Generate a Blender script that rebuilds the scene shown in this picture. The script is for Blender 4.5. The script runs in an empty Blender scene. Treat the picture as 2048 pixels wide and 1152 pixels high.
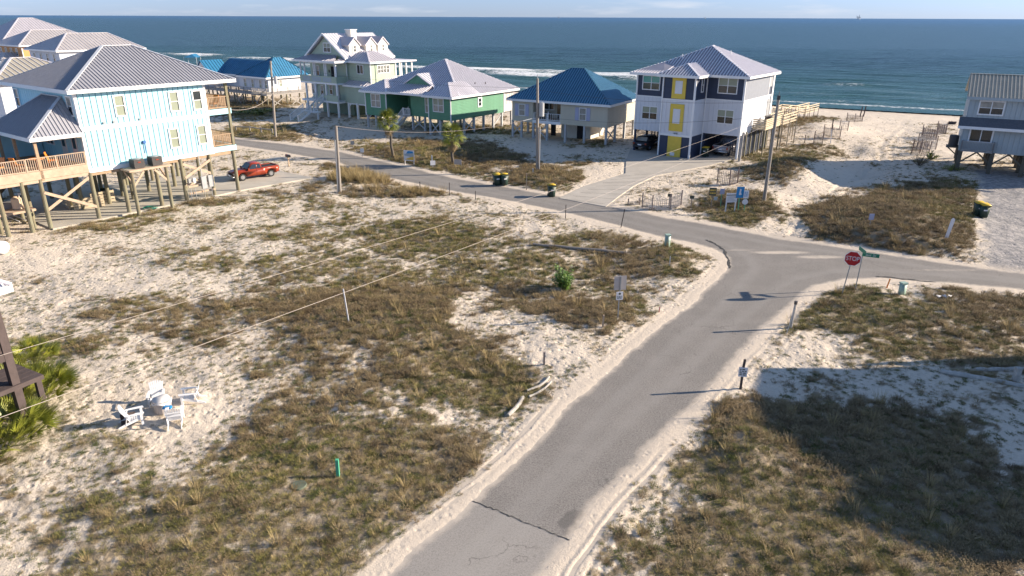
import bpy, bmesh, math, random
import numpy as np
from mathutils import Vector, Matrix
random.seed(7); rng = np.random.default_rng(11)
S = bpy.context.scene; COL = S.collection
PI = math.pi; R = math.radians
# ------------------------------------------------------------------ camera
CAMH = 14.0; FOC = 1400.0          # focal length in photo pixels (photo 2048 wide)
PITCH = math.atan(542/FOC); ROLL = math.atan(8/2048)
cd = bpy.data.cameras.new('camera'); cam = bpy.data.objects.new('camera', cd); COL.objects.link(cam)
cd.sensor_width = 36; cd.lens = FOC/2048*36; cd.clip_end = 90000; cd.clip_start = .1
cam.matrix_world = Matrix.Translation((0,0,CAMH)) @ Matrix.Rotation(PI/2-PITCH,4,'X') @ Matrix.Rotation(ROLL,4,'Z')
S.camera = cam
# ------------------------------------------------------------------ light
SUN_EL = R(20); SUN_AZ = math.atan2(.992,.125)      # azimuth clockwise from +Y
W = bpy.data.worlds.new('World'); S.world = W; W.use_nodes = True
nt = W.node_tree; nt.nodes.clear()
out = nt.nodes.new('ShaderNodeOutputWorld'); bg = nt.nodes.new('ShaderNodeBackground'); bg.inputs[1].default_value = .078
sky = nt.nodes.new('ShaderNodeTexSky'); sky.sky_type = 'NISHITA'; sky.sun_disc = False
sky.sun_elevation = SUN_EL; sky.sun_rotation = SUN_AZ; sky.air_density = 1.0; sky.dust_density = .1; sky.ozone_density = 2.5
tc = nt.nodes.new('ShaderNodeTexCoord'); mp = nt.nodes.new('ShaderNodeMapping'); mp.inputs['Scale'].default_value = (3.2,3.2,26)
ns = nt.nodes.new('ShaderNodeTexNoise'); ns.inputs['Scale'].default_value = 2.3; ns.inputs['Detail'].default_value = 9; ns.inputs['Roughness'].default_value = .55
rp = nt.nodes.new('ShaderNodeValToRGB'); rp.color_ramp.elements[0].position = .53; rp.color_ramp.elements[1].position = .78
rp.color_ramp.elements[0].color = (0,0,0,1); rp.color_ramp.elements[1].color = (.6,.6,.6,1)
mx = nt.nodes.new('ShaderNodeMixRGB'); mx.inputs[2].default_value = (5.0,5.1,5.5,1)
tint = nt.nodes.new('ShaderNodeMixRGB'); tint.blend_type = 'MULTIPLY'; tint.inputs[0].default_value = 1; tint.inputs[0].default_value = 1
L = nt.links.new
sx_ = nt.nodes.new('ShaderNodeSeparateXYZ'); mr = nt.nodes.new('ShaderNodeMapRange'); mr.inputs[1].default_value = 0; mr.inputs[2].default_value = .35
hz = nt.nodes.new('ShaderNodeMixRGB'); hz.inputs[1].default_value = (.44,.60,1.22,1); hz.inputs[2].default_value = (.98,.98,1.02,1)
L(tc.outputs['Generated'], sx_.inputs[0]); L(sx_.outputs[2], mr.inputs[0]); L(mr.outputs[0], hz.inputs[0]); L(hz.outputs[0], tint.inputs[2])
L(tc.outputs['Generated'], mp.inputs[0]); L(mp.outputs[0], ns.inputs[0]); L(ns.outputs[0], rp.inputs[0]); L(sky.outputs[0], tint.inputs[1])
L(rp.outputs[0], mx.inputs[0]); L(tint.outputs[0], mx.inputs[1]); L(mx.outputs[0], bg.inputs[0]); L(bg.outputs[0], out.inputs[0])
sd_ = bpy.data.lights.new('sun','SUN'); sun = bpy.data.objects.new('sun', sd_); COL.objects.link(sun)
sd_.energy = 5.0; sd_.angle = R(.5); sd_.color = (1,.85,.67)
sdir = Vector((math.sin(SUN_AZ)*math.cos(SUN_EL), math.cos(SUN_AZ)*math.cos(SUN_EL), math.sin(SUN_EL)))
sun.rotation_euler = sdir.to_track_quat('Z','Y').to_euler()
S.view_settings.view_transform = 'Standard'; S.view_settings.look = 'None'
S.view_settings.exposure = 1.18; S.view_settings.gamma = 1; S.view_settings.use_curve_mapping = False
S.render.engine = 'CYCLES'
# ------------------------------------------------------------------ helpers
def ray(u, v):
    x = u-1024; y = 576-v; c, s = math.cos(ROLL), math.sin(ROLL)
    X = (x*c-y*s)/FOC; Y = (x*s+y*c)/FOC
    return (X, math.cos(PITCH)+Y*math.sin(PITCH), -math.sin(PITCH)+Y*math.cos(PITCH))
def G(u, v, z=0):
    "where the sight line through photo pixel (u,v) meets height z"
    d = ray(u, v); t = (z-CAMH)/d[2]; return (d[0]*t, d[1]*t)
class MB:
    def __init__(s): s.v = []; s.f = []
    def add(s, vs, fs):
        n = len(s.v); s.v += [tuple(p) for p in vs]; s.f += [tuple(i+n for i in f) for f in fs]; return s
    def box(s, x0, x1, y0, y1, z0, z1):
        if x0 > x1: x0, x1 = x1, x0
        if y0 > y1: y0, y1 = y1, y0
        return s.add([(x0,y0,z0),(x1,y0,z0),(x1,y1,z0),(x0,y1,z0),(x0,y0,z1),(x1,y0,z1),(x1,y1,z1),(x0,y1,z1)],
              [(0,3,2,1),(4,5,6,7),(0,1,5,4),(1,2,6,5),(2,3,7,6),(3,0,4,7)])
    def bar(s, p0, p1, w, h=None, up=(0,0,1)):
        h = h or w; p0 = Vector(p0); p1 = Vector(p1); d = (p1-p0).normalized(); u = Vector(up)
        if abs(d.dot(u)) > .98: u = Vector((1,0,0))
        a = d.cross(u).normalized()*w/2; b = a.cross(d).normalized()*h/2
        return s.add([p0-a-b,p0+a-b,p0+a+b,p0-a+b,p1-a-b,p1+a-b,p1+a+b,p1-a+b],
              [(0,1,2,3),(7,6,5,4),(0,4,5,1),(1,5,6,2),(2,6,7,3),(3,7,4,0)])
    def cyl(s, p0, p1, r0, r1=None, n=10, cap=True):
        r1 = r0 if r1 is None else r1; p0 = Vector(p0); p1 = Vector(p1); d = (p1-p0).normalized()
        u = Vector((0,0,1)) if abs(d.z) < .9 else Vector((1,0,0)); a = d.cross(u).normalized(); b = d.cross(a)
        vs = [p0+(a*math.cos(t)+b*math.sin(t))*r0 for t in [2*PI*i/n for i in range(n)]]+[p1+(a*math.cos(t)+b*math.sin(t))*r1 for t in [2*PI*i/n for i in range(n)]]
        fs = [(i,(i+1)%n,n+(i+1)%n,n+i) for i in range(n)]
        if cap: fs += [tuple(range(n-1,-1,-1)), tuple(range(n,2*n))]
        return s.add(vs, fs)
    def poly(s, pts): return s.add(pts, [tuple(range(len(pts)))])
    def prism(s, pts, d):
        "pts planar polygon, extruded by vector d"
        n = len(pts); d = Vector(d); a = [Vector(p) for p in pts]; b = [p+d for p in a]
        return s.add(a+b, [tuple(range(n-1,-1,-1)), tuple(range(n,2*n))]+[(i,(i+1)%n,n+(i+1)%n,n+i) for i in range(n)])
    def blade(s, p, d, l, w, bend=.3, seg=2):
        p = Vector(p); d = Vector(d).normalized(); sd = d.cross(Vector((0,0,1)))
        sd = sd.normalized() if sd.length > .05 else Vector((1,0,0)); pts = []
        for i in range(seg):
            t = i/seg; c = p+d*l*t+Vector((0,0,-bend*l*t*t)); ww = w*(1-.45*t)/2; pts += [c-sd*ww, c+sd*ww]
        pts.append(p+d*l+Vector((0,0,-bend*l))); fs = [(2*i,2*i+1,2*i+3,2*i+2) for i in range(seg-1)]+[(2*seg-2,2*seg-1,2*seg)]
        return s.add(pts, fs)
    def mesh(s, name, mat=None, smooth=False):
        me = bpy.data.meshes.new(name); me.from_pydata(s.v, [], s.f)
        if mat: me.materials.append(mat)
        bm = bmesh.new(); bm.from_mesh(me); bmesh.ops.recalc_face_normals(bm, faces=bm.faces)
        if smooth == 2: bmesh.ops.remove_doubles(bm, verts=bm.verts, dist=1e-4)
        bm.to_mesh(me); bm.free()
        if smooth: me.polygons.foreach_set('use_smooth', [True]*len(me.polygons))
        return me
    def build(s, name, mat, parent=None, smooth=False, kind=None, label=None, loc=None, rz=0):
        o = bpy.data.objects.new(name, s.mesh(name, mat, smooth)); COL.objects.link(o)
        if parent: o.parent = parent
        if kind: o['kind'] = kind
        if label: o['label'] = label
        if loc: o.location = loc
        if rz: o.rotation_euler = (0,0,rz)
        return o
def tag(o, label, cat=None, group=None):
    o['label'] = label
    if cat: o['category'] = cat
    if group: o['group'] = group
    return o
def thing(name, label, cat, loc=(0,0,0), rz=0, group=None):
    o = bpy.data.objects.new(name, None); COL.objects.link(o); o.empty_display_size = .3
    o.location = loc; o.rotation_euler = (0,0,rz); return tag(o, label, cat, group)
def inst(me, name, parent, loc=(0,0,0), rot=(0,0,0), sc=1):
    o = bpy.data.objects.new(name, me); COL.objects.link(o); o.parent = parent; o.location = loc; o.rotation_euler = rot
    o.scale = (sc,)*3 if not hasattr(sc,'__len__') else sc; return o
def dup(root, loc, rz=None, label=None, sc=None):
    m = {}
    def cp(o, par):
        c = o.copy(); COL.objects.link(c); c.parent = par
        for ch in o.children: cp(ch, c)
        return c
    r = cp(root, None); r.location = loc
    if rz is not None: r.rotation_euler = (0,0,rz)
    if sc: r.scale = (sc,)*3
    if label: r['label'] = label
    return r
def mat(name, col, rough=.7, var=.12, scale=2.5, bump=0, bscale=30, metal=0, spec=.5, col2=None, stretch=None):
    m = bpy.data.materials.new(name); m.use_nodes = True; n = m.node_tree; b = n.nodes['Principled BSDF']
    b.inputs['Roughness'].default_value = rough; b.inputs['Metallic'].default_value = metal
    b.inputs['Specular IOR Level'].default_value = spec
    t = n.nodes.new('ShaderNodeTexCoord'); mpn = n.nodes.new('ShaderNodeMapping')
    if stretch: mpn.inputs['Scale'].default_value = stretch
    n.links.new(t.outputs['Object'], mpn.inputs[0])
    no = n.nodes.new('ShaderNodeTexNoise'); no.inputs['Scale'].default_value = scale; no.inputs['Detail'].default_value = 6; no.inputs['Roughness'].default_value = .6
    n.links.new(mpn.outputs[0], no.inputs[0])
    r = n.nodes.new('ShaderNodeValToRGB'); e = r.color_ramp.elements; e[0].position = .3; e[1].position = .7
    c2 = col2 or tuple(min(1,c*(1+var)) for c in col)
    e[0].color = (*[c*(1-var) for c in col],1); e[1].color = (*c2,1)
    n.links.new(no.outputs[0], r.inputs[0]); n.links.new(r.outputs[0], b.inputs['Base Color'])
    if bump:
        n2 = n.nodes.new('ShaderNodeTexNoise'); n2.inputs['Scale'].default_value = bscale; n2.inputs['Detail'].default_value = 4
        n.links.new(mpn.outputs[0], n2.inputs[0])
        bp = n.nodes.new('ShaderNodeBump'); bp.inputs['Strength'].default_value = bump; bp.inputs['Distance'].default_value = .02
        n.links.new(n2.outputs[0], bp.inputs['Height']); n.links.new(bp.outputs[0], b.inputs['Normal'])
    return m
M = {}
def defm(k, *a, **kw): M[k] = mat(k, *a, **kw); return M[k]
defm('white_trim', (.72,.73,.74), .5, .05)
defm('aqua_siding', (.36,.63,.71), .55, .09, .9, .1, stretch=(1,1,.3))
defm('grey_metal_roof', (.36,.36,.39), .42, .08, .8, metal=.2)
defm('roof_rib_grey', (.34,.34,.37), .4, .08, metal=.2)
defm('roof_cap_grey', (.52,.54,.58), .4, .06)
defm('aqua_groove_shade', (.13,.34,.40), .6, .1)  # dark backing in the siding gaps: batten shadow lines put into the colour
defm('pink_metal_roof', (.42,.39,.38), .45, .10, .5, metal=.1)
defm('lilac_metal_roof', (.30,.285,.325), .38, .10, .9, metal=.15)
defm('slate_cladding', (.19,.21,.25), .6, .08)
defm('roof_rib_lilac_lit', (.70,.68,.72), .38, .06, metal=.1)  # far paler than the roof sheets: sunlit rib sides put into the colour
defm('pale_metal_roof', (.46,.43,.46), .4, .08, .9, metal=.1)
defm('white_metal_roof', (.62,.60,.64), .4, .06, .9, metal=.05)
defm('tan_metal_roof', (.40,.36,.28), .45, .12, .9, metal=.1)
defm('roof_rib_tan', (.5,.46,.37), .45, .1)
defm('blue_metal_roof', (.035,.13,.215), .4, .14, .8, metal=.1)
defm('roof_rib_blue_lit', (.13,.30,.44), .4, .1, metal=.1)  # lighter than the blue sheets: sun on the ribs painted in
defm('bright_blue_roof', (.03,.17,.32), .45, .12, .8)
defm('navy_siding', (.022,.036,.075), .55, .15, 1.5, .1)
defm('white_siding', (.60,.62,.66), .6, .09, 1.1, .08, stretch=(1,1,.35))
defm('yellow_panel', (.62,.46,.06), .55, .06)
defm('green_siding', (.085,.245,.15), .6, .12, 2, .1)
defm('sage_siding', (.36,.43,.33), .6, .07, 1.2, .1)
defm('sage_dark', (.17,.24,.18), .6, .1)
defm('beige_siding', (.50,.47,.38), .65, .06, 1.2, .1)
defm('lavender_shutter', (.36,.38,.52), .6, .05)
defm('greyblue_siding', (.34,.40,.43), .65, .08, 1.2, .1)
defm('shingle_grey', (.09,.10,.12), .8, .2, 6, .4)
defm('orange_siding', (.55,.27,.09), .65, .08)
defm('cream_siding', (.6,.58,.52), .65, .06)
defm('pile_wood', (.24,.19,.12), .85, .3, 2, .4, 25, col2=(.22,.22,.15), stretch=(3,3,.6))
defm('pile_grey', (.40,.41,.42), .75, .12, 2, .2, 25)
defm('pile_dark', (.10,.09,.07), .85, .25, 2, .3, 25)
defm('deck_wood', (.36,.25,.16), .8, .2, 3, .3, 20, stretch=(1,1,6))
defm('brace_wood', (.44,.33,.24), .8, .15, 3, .3, 20)
defm('pallet_wood', (.52,.43,.30), .8, .15, 3, .2)
defm('grey_wood', (.30,.28,.26), .85, .2, 4, .4, 20, stretch=(4,4,.8))
defm('dark_wood', (.075,.055,.05), .8, .2, 3, .3)
defm('brown_deck', (.075,.055,.052), .8, .2, 3, .3)
defm('weather_wood', (.38,.36,.33), .9, .25, 5, .5, 25)
defm('concrete', (.40,.37,.325), .85, .12, .6, .3, 60)
defm('concrete_old', (.44,.41,.355), .85, .14, .6, .3, 60)
defm('glass_dark', (.02,.028,.032), .12, .2, 1, spec=.8)
defm('glass_blind', (.25,.28,.21), .35, .1, .8, spec=.6)
defm('glass_teal', (.05,.30,.27), .15, .2, 1, spec=.8)
defm('glass_curtain', (.28,.27,.24), .3, .3, 2, spec=.6)
defm('door_white', (.62,.60,.58), .5, .05)
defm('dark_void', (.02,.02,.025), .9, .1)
defm('ac_metal', (.055,.05,.05), .6, .1)
defm('galv', (.42,.43,.44), .45, .1, 4, metal=.5)
defm('steel_grey', (.30,.31,.32), .5, .1, metal=.3)
defm('pole_wood', (.27,.24,.21), .85, .2, 3, .3, 20, stretch=(4,4,.3))
defm('rubber', (.015,.015,.016), .8, .2)
defm('chrome', (.55,.55,.56), .25, .05, metal=.9)
defm('red_paint', (.25,.028,.014), .32, .08, 1, spec=.6, col2=(.33,.055,.02))
defm('silver_paint', (.38,.36,.38), .35, .05, metal=.3)
defm('black_paint', (.02,.02,.025), .3, .1)
defm('blue_plastic', (.03,.12,.35), .5, .1)
defm('bin_green', (.02,.045,.035), .55, .15)
defm('bin_yellow', (.58,.38,.02), .5, .08)
defm('chair_white', (.78,.78,.78), .5, .03)
defm('orange_plastic', (.7,.22,.03), .5, .08)
defm('sign_red', (.42,.008,.015), .4, .08)
defm('sign_green', (.0,.16,.10), .4, .08)
defm('faded_green', (.11,.13,.09), .8, .2)
defm('sign_white', (.68,.68,.70), .5, .04)
defm('sign_blue', (.01,.22,.50), .45, .06)
defm('sign_dark', (.07,.08,.06), .6, .1)
defm('sign_back', (.44,.40,.38), .5, .06, metal=.2)
defm('sign_yellow', (.72,.45,.08), .5, .1)
defm('pedestal_green', (.30,.42,.36), .55, .06)
defm('post_green', (.08,.40,.24), .5, .06)
defm('tank_tan', (.60,.45,.32), .5, .06)
defm('frond', (.12,.18,.035), .45, .3, 3, col2=(.27,.28,.05))
defm('frond_yellow', (.40,.38,.045), .45, .25, 3, col2=(.25,.30,.045))
defm('frond_dead', (.24,.18,.10), .8, .3)
defm('palm_trunk', (.10,.085,.07), .9, .35, 5, .6, 12)
defm('leaf_green', (.10,.20,.03), .5, .35, 3, col2=(.18,.30,.05))
defm('twig', (.12,.09,.06), .9, .3)
defm('hose_green', (.02,.25,.16), .5, .1)
defm('wire', (.42,.36,.32), .5, .05)
defm('wire_dark', (.10,.10,.10), .6, .05)
defm('rust_steel', (.06,.045,.04), .8, .2)
defm('fence_wood', (.27,.21,.18), .9, .3, 4)
defm('fence_pale', (.48,.44,.42), .9, .25, 4)
def txt(s, size, mt, parent, loc, rot, name='lettering', sx=1, ext=.004):
    c = bpy.data.curves.new('t', 'FONT'); c.body = s; c.size = size; c.align_x = 'CENTER'; c.align_y = 'CENTER'; c.extrude = ext
    o = bpy.data.objects.new('t', c); COL.objects.link(o); dg = bpy.context.evaluated_depsgraph_get()
    me = bpy.data.meshes.new_from_object(o.evaluated_get(dg)); bpy.data.objects.remove(o)
    me.materials.clear(); me.materials.append(mt); q = bpy.data.objects.new(name, me); COL.objects.link(q); q.parent = parent
    q.location = loc; q.rotation_euler = rot; q.scale = (sx,1,1); return q
# value noise in numpy
def _h(ix, iy, seed):
    n = (ix.astype(np.int64)*374761393+iy.astype(np.int64)*668265263+seed*1442695041) & 0xffffffff
    n = ((n ^ (n >> 13))*1274126177) & 0xffffffff
    return ((n ^ (n >> 16)) & 0xffff)/65535.
def vnoise(x, y, seed=0):
    ix = np.floor(x); iy = np.floor(y); fx = x-ix; fy = y-iy; fx = fx*fx*(3-2*fx); fy = fy*fy*(3-2*fy)
    a = _h(ix,iy,seed); b = _h(ix+1,iy,seed); c = _h(ix,iy+1,seed); d = _h(ix+1,iy+1,seed)
    return (a+(b-a)*fx)*(1-fy)+(c+(d-c)*fx)*fy
def fbm(x, y, seed=0, oc=4):
    s = 0; a = .5; t = 0
    for i in range(oc): s = s+a*vnoise(x*2**i+17.3*i, y*2**i-9.1*i, seed+i); t += a; a *= .5
    return s/t
def sstep(a, b, x): t = np.clip((x-a)/(b-a),0,1); return t*t*(3-2*t)
def poly_sd(px, py, poly):
    "signed distance to polygon (negative inside)"
    d = np.full(px.shape, 1e9); ins = np.zeros(px.shape, bool); n = len(poly)
    for i in range(n):
        x0, y0 = poly[i]; x1, y1 = poly[(i+1)%n]; ex, ey = x1-x0, y1-y0; wx, wy = px-x0, py-y0
        t = np.clip((wx*ex+wy*ey)/(ex*ex+ey*ey+1e-12),0,1); d = np.minimum(d, np.hypot(wx-ex*t, wy-ey*t))
        c = (y0 > py) != (y1 > py)
        with np.errstate(divide='ignore', invalid='ignore'): ins ^= c & (px < (x1-x0)*(py-y0)/(y1-y0+1e-12)+x0)
    return np.where(ins, -d, d)
# ------------------------------------------------------------------ ground
gp = lambda L: [G(*q) for q in L]
far_edge = [(2600,610),(2048,547),(1965,537),(1846,520),(1679,494),(1560,478),(1416,449),(1341,437),(1200,408),(1117,393),(911,357),(760,322),(677,303),(560,287),(481,279),(300,256)]
near_a = [(300,268),(481,292),(560,303),(677,325),(740,347),(880,378),(960,391),(1080,414),(1180,437),(1244,453),(1309,470),(1373,483),(1427,498),(1455,515),(1460,532),(1430,564),(1379,613),(1310,661),(1229,732),(1137,810),(1042,916),(946,1001),(794,1128),(678,1230)]
near_b = [(1010,1230),(1080,1152),(1137,1080),(1185,1010),(1247,945),(1340,848),(1400,795),(1432,762),(1479,708),(1527,657),(1558,633),(1600,591),(1631,572),(1691,559),(1758,555),(1846,562),(1917,567),(2048,580),(2600,640)]
ROAD = gp(far_edge+near_a+near_b)
DRIVE = gp([(1118,397),(1170,372),(1251,347),(1252,322),(1262,296),(1330,300),(1500,300),(1462,320),(1420,331),(1310,352),(1268,372),(1235,395),(1212,414)])
GRAV = gp([(1960,340),(2300,350),(2300,560),(2048,548),(1975,530),(1962,500),(1955,440),(1962,400)])
BFo = (-30.39,49.89); BFa = R(-36.87)
def fr(o, a, x, y): return (o[0]+x*math.cos(a)-y*math.sin(a), o[1]+x*math.sin(a)+y*math.cos(a))
SLAB = [fr(BFo,BFa,*q) for q in ((-11,-3.25),(.25,-3.25),(.25,12.2),(1.0,18.5),(-6.5,18.5),(-6.5,12.2),(-11,12.2))]
def E_(u, v, ru, rv, *val):
    c = np.array(G(u,v)); a = (np.array(G(u+ru,v))-np.array(G(u-ru,v)))/2; b = (np.array(G(u,v-rv))-np.array(G(u,v+rv)))/2
    return (c, np.linalg.inv(np.array([a,b]).T), val)
def ell(x, y, e):
    c, m, _ = e; dx = x-c[0]; dy = y-c[1]; return np.hypot(m[0,0]*dx+m[0,1]*dy, m[1,0]*dx+m[1,1]*dy)
MOUNDS = [E_(*q) for q in [(1790,455,170,62,1.1),(1590,345,75,26,1.2),(1500,405,80,24,.5),(860,312,170,26,.5),(1090,360,80,18,.4),(520,272,90,14,.4),
   (1640,560,60,20,.0),(1900,640,260,40,.25),(760,640,260,60,.25),(1340,520,70,30,.3),(700,372,90,16,.35),(1130,640,150,30,.25),(1640,262,90,16,1.0),(1480,300,30,14,.3),
   (430,1000,260,70,.2),(1500,900,90,60,.3),(1700,300,40,12,-.6),(1760,345,70,14,-.5)]]
VEG = [E_(*q) for q in [  # painted in order: later wins
 (1024,700,3000,700,.30),
 (700,540,460,140,.52),(250,540,260,60,.26),(120,600,150,60,.2),(480,450,330,40,.42),(380,500,260,50,.34),(60,520,150,30,.04),(250,560,120,30,.1),
 (190,452,90,9,.95),(310,430,90,9,.95),(420,405,70,8,.95),(250,438,240,16,.5),(560,395,110,14,.55),(700,420,160,22,.40),(850,472,160,36,.92),(560,470,90,22,.55),(1000,560,190,60,.75),(620,520,130,26,.6),
 (400,520,80,26,.6),(330,630,190,42,.60),(140,690,140,36,.58),(560,700,90,50,.6),(760,625,240,75,1.0),(1130,560,110,50,.68),(1180,490,120,30,.72),(1280,520,110,36,.8),(1340,520,55,34,.95),
 (1150,630,150,34,1.0),(1240,610,60,50,.85),(920,700,190,50,.9),(1000,760,110,60,.95),(800,760,160,50,.9),(760,800,90,30,.6),(600,740,150,60,.62),(480,690,120,50,.5),
 (1010,650,120,26,.20),(1090,690,90,40,.12),(950,610,50,30,.25),
 (620,850,220,60,.72),(700,960,340,120,1.0),(880,920,110,90,.95),(820,1030,90,70,.92),(380,1050,280,90,.92),(260,950,60,26,.62),(560,1010,220,90,.95),(500,1150,480,70,.95),
 (150,900,190,60,.36),(80,1060,130,90,.34),(330,850,130,34,.14),(330,800,170,60,.03),(300,740,160,26,.22),(180,760,80,60,.12),(450,780,60,40,.2),
 (720,362,75,14,1.0),(820,385,120,10,.9),(960,402,60,8,.5),(1090,435,60,12,.4),(640,375,60,12,.5),
 (850,310,200,34,1.05),(760,330,110,18,.98),(960,312,90,30,.95),(700,300,40,12,.6),
 (1090,355,110,28,.95),(1180,375,40,14,.1),(1030,380,60,12,.85),(1170,330,70,14,.5),(1150,310,40,8,.6),(1200,350,40,26,.05),
 (520,268,100,22,1.0),(560,290,120,8,.2),(640,255,70,16,.45),(490,225,70,14,.9),(520,205,90,10,.9),
 (780,262,150,14,.1),(720,245,80,8,.35),(860,270,120,8,.3),(1120,290,120,22,.05),(1000,260,60,10,.8),(1060,250,30,12,.8),(1180,285,60,14,.6),(960,258,120,8,.75),
 (1320,390,110,22,.22),(1300,380,40,10,.5),(1440,400,45,20,.6),(1470,418,95,30,1.1),(1510,440,45,18,.95),(1400,430,40,10,.5),
 (1480,340,70,24,.45),(1590,320,75,34,.88),(1555,345,60,24,.85),(1510,310,40,14,.8),(1640,300,50,14,.6),(1590,260,60,24,.45),(1600,234,60,10,.85),(1660,228,70,8,.7),(1520,300,60,8,.5),(1400,346,60,12,.25),
 (1735,250,110,28,.03),(1690,345,80,34,.05),(1620,410,70,50,.02),(1560,450,50,20,.03),(1820,330,90,10,.3),(1880,322,60,8,.5),(1900,300,60,26,.05),
 (1780,430,200,66,1.15),(1700,385,50,14,.35),(1880,380,90,26,.98),(1870,480,95,30,1.0),(1640,440,40,20,.9),(1990,440,40,80,.02),(1590,455,22,20,.05),
 (1830,640,330,60,.92),(2000,700,130,70,.7),(1700,600,90,30,.95),(1950,600,110,24,.85),(1640,690,70,34,.12),(1560,740,60,34,.18),(1700,740,90,24,.15),(1850,690,140,34,.82),(1800,730,110,12,.5),
 (1900,800,190,50,.26),(1750,780,80,14,.12),(1700,880,270,95,1.1),(1480,850,90,60,1.0),(1480,960,120,90,1.05),(1430,800,50,30,.8),(1650,1050,400,130,1.1),(1960,950,180,60,.95),(1400,1100,170,60,1.0),(1330,1000,70,40,.5),(2048,860,60,90,.15),(1900,1080,260,110,1.1)]]
BARE = gp([(170,800),(330,760),(450,790),(420,850),(250,870)])
def tshore(s): return 156+.17*(s+20)
def st(x, y): return .8*x-.6*y, .6*x+.8*y
NEARROAD = gp([(1460,532),(1430,564),(1379,613),(1310,661),(1229,732),(1137,810),(1042,916),(946,1001),(794,1128),(678,1230)]+near_b[:-2])
TRACK = gp([(1600,475),(1622,440),(1650,405),(1690,375),(1740,350),(1775,320),(1772,295),(1790,270),(1815,245)])
def track_sd(x, y):
    d = np.full(np.shape(x), 1e9); sg = np.ones(np.shape(x))
    for (x0,y0),(x1,y1) in zip(TRACK[:-1],TRACK[1:]):
        ex, ey = x1-x0, y1-y0; wx, wy = x-x0, y-y0; t = np.clip((wx*ex+wy*ey)/(ex*ex+ey*ey),0,1); q = np.hypot(wx-ex*t,wy-ey*t); c = np.sign(ex*wy-ey*wx); sg = np.where(q < d, c, sg); d = np.minimum(d,q)
    return d*sg, (d < 3)*1.0
def fields(x, y):
    s, t = st(x, y); td = tshore(s)-t
    rd = poly_sd(x, y, ROAD); dr = poly_sd(x, y, DRIVE); sl = poly_sd(x, y, SLAB); gr = poly_sd(x, y, GRAV)
    rdn = rd+.35*(fbm(x*.9,y*.9,3)-.5)+.15*(fbm(x*5,y*5,5)-.5)
    base = -2.3*(1-sstep(0,58,td))-.9*(1-sstep(-25,0,td))-2.5*(1-sstep(-60,-20,td))
    hard = np.minimum(np.minimum(rd, dr), sl)
    off = sstep(.2,2.2,hard)
    z = base+np.zeros_like(x)
    for e in MOUNDS:
        z = z+e[2][0]*np.exp(-1.6*ell(x,y,e)**2)*sstep(.4,3.,hard)
    z = z+off*(.34*(fbm(x*.16,y*.16,21)-.5)+.16*(fbm(x*.7,y*.7,22)-.5))*sstep(0,20,td)
    z = z+sstep(.1,1.2,hard)*(.07*(fbm(x*1.5,y*1.5,23,2)-.5)+(.015+.075*sstep(.45,.65,fbm(x*.25,y*.25,25)))*(fbm(x*4.6,y*4.6,24,3)-.5))*sstep(2,14,td)*(.3+.7*sstep(.8,3.5,hard))
    # tyre ruts along the narrow road
    nr = poly_sd(x, y, NEARROAD); wv = .12*(fbm(x*.35,y*.35,31)-.5)*4
    rut = np.zeros_like(x)
    for c, w, dpt in ((.45,.06,.02),(.75,.07,.028),(1.15,.06,.018),(1.5,.08,.024)):
        q = (nr-c-wv*(.5+.5*c))/w; rut = rut-dpt*np.exp(-q*q)+.5*dpt*np.exp(-(np.abs(q)-1.9)**2)
    rut *= np.where(y < 47, 1, 0)*sstep(.28,.5,rd)*sstep(.3,.6,fbm(x*.45,y*.45,33))
    z = z+rut
    tk, ta = track_sd(x, y); tw = sstep(2.2,1.2,tk) if False else 1-sstep(1.3,2.4,np.abs(tk))
    z = z-tw*(.035+.05*(vnoise(x*3.3,y*3.3,88) > .62)*(np.abs(tk) < 1.6)); z = z-.09*np.exp(-((np.abs(tk-.1)-.55)/.12)**2)*ta
    z = np.where(hard < 1.2, z+np.clip(rdn*.10,-.09,.012)*(rd < 1.2), z)
    z = np.where((dr < .15) | (sl < .15), np.minimum(z,-.05), z)
    d = np.full(x.shape, .3); wob = fbm(x*.5,y*.5,51)
    for e in VEG: f = 1-sstep(.45,1.3,ell(x,y,e)+.5*(wob-.5)); d = d*(1-f)+e[2][0]*f
    n = .62*fbm(x*.75,y*.75,41,4)+.38*fbm(x*3.1,y*3.1,45,3)
    n = np.clip((n-.5)*1.9+.5,0,1)
    cov = np.clip(d*2.0+(n-.5)*1.3-.36,0,1)*np.clip(d*7,0,1)
    gap = sstep(.30,.52,.5*fbm(x*2.4,y*2.4,47,2)+.5*vnoise(x*5.5,y*5.5,48)); cov = cov*np.clip(.25+.75*gap+.45*sstep(.75,1.05,d),0,1)*.97
    cov = cov*sstep(.35,1.1,rdn)*(dr > .25)*(sl > .12)*sstep(22,34,td)*(gr > .3)
    return dict(z=z, cov=cov, d=d, rd=rd, rdn=rdn, td=td, grav=1-sstep(-.5,.5,gr+1.5*(n-.5)), hard=hard)
def hgt(x, y): return float(fields(np.array([x],float), np.array([y],float))['z'][0])
def at(u, v, dz=0):
    "ground point seen at photo pixel (u,v), on the sculpted terrain"
    z = 0.
    for _ in range(7): x, y = G(u,v,z); z = .5*z+.5*hgt(x,y)
    return Vector((x,y,hgt(x,y)+dz))
def grid(kk, yy):
    X = np.outer(np.maximum(yy,9.), kk); Y = np.repeat(yy[:,None], len(kk), 1); return X, Y
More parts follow.
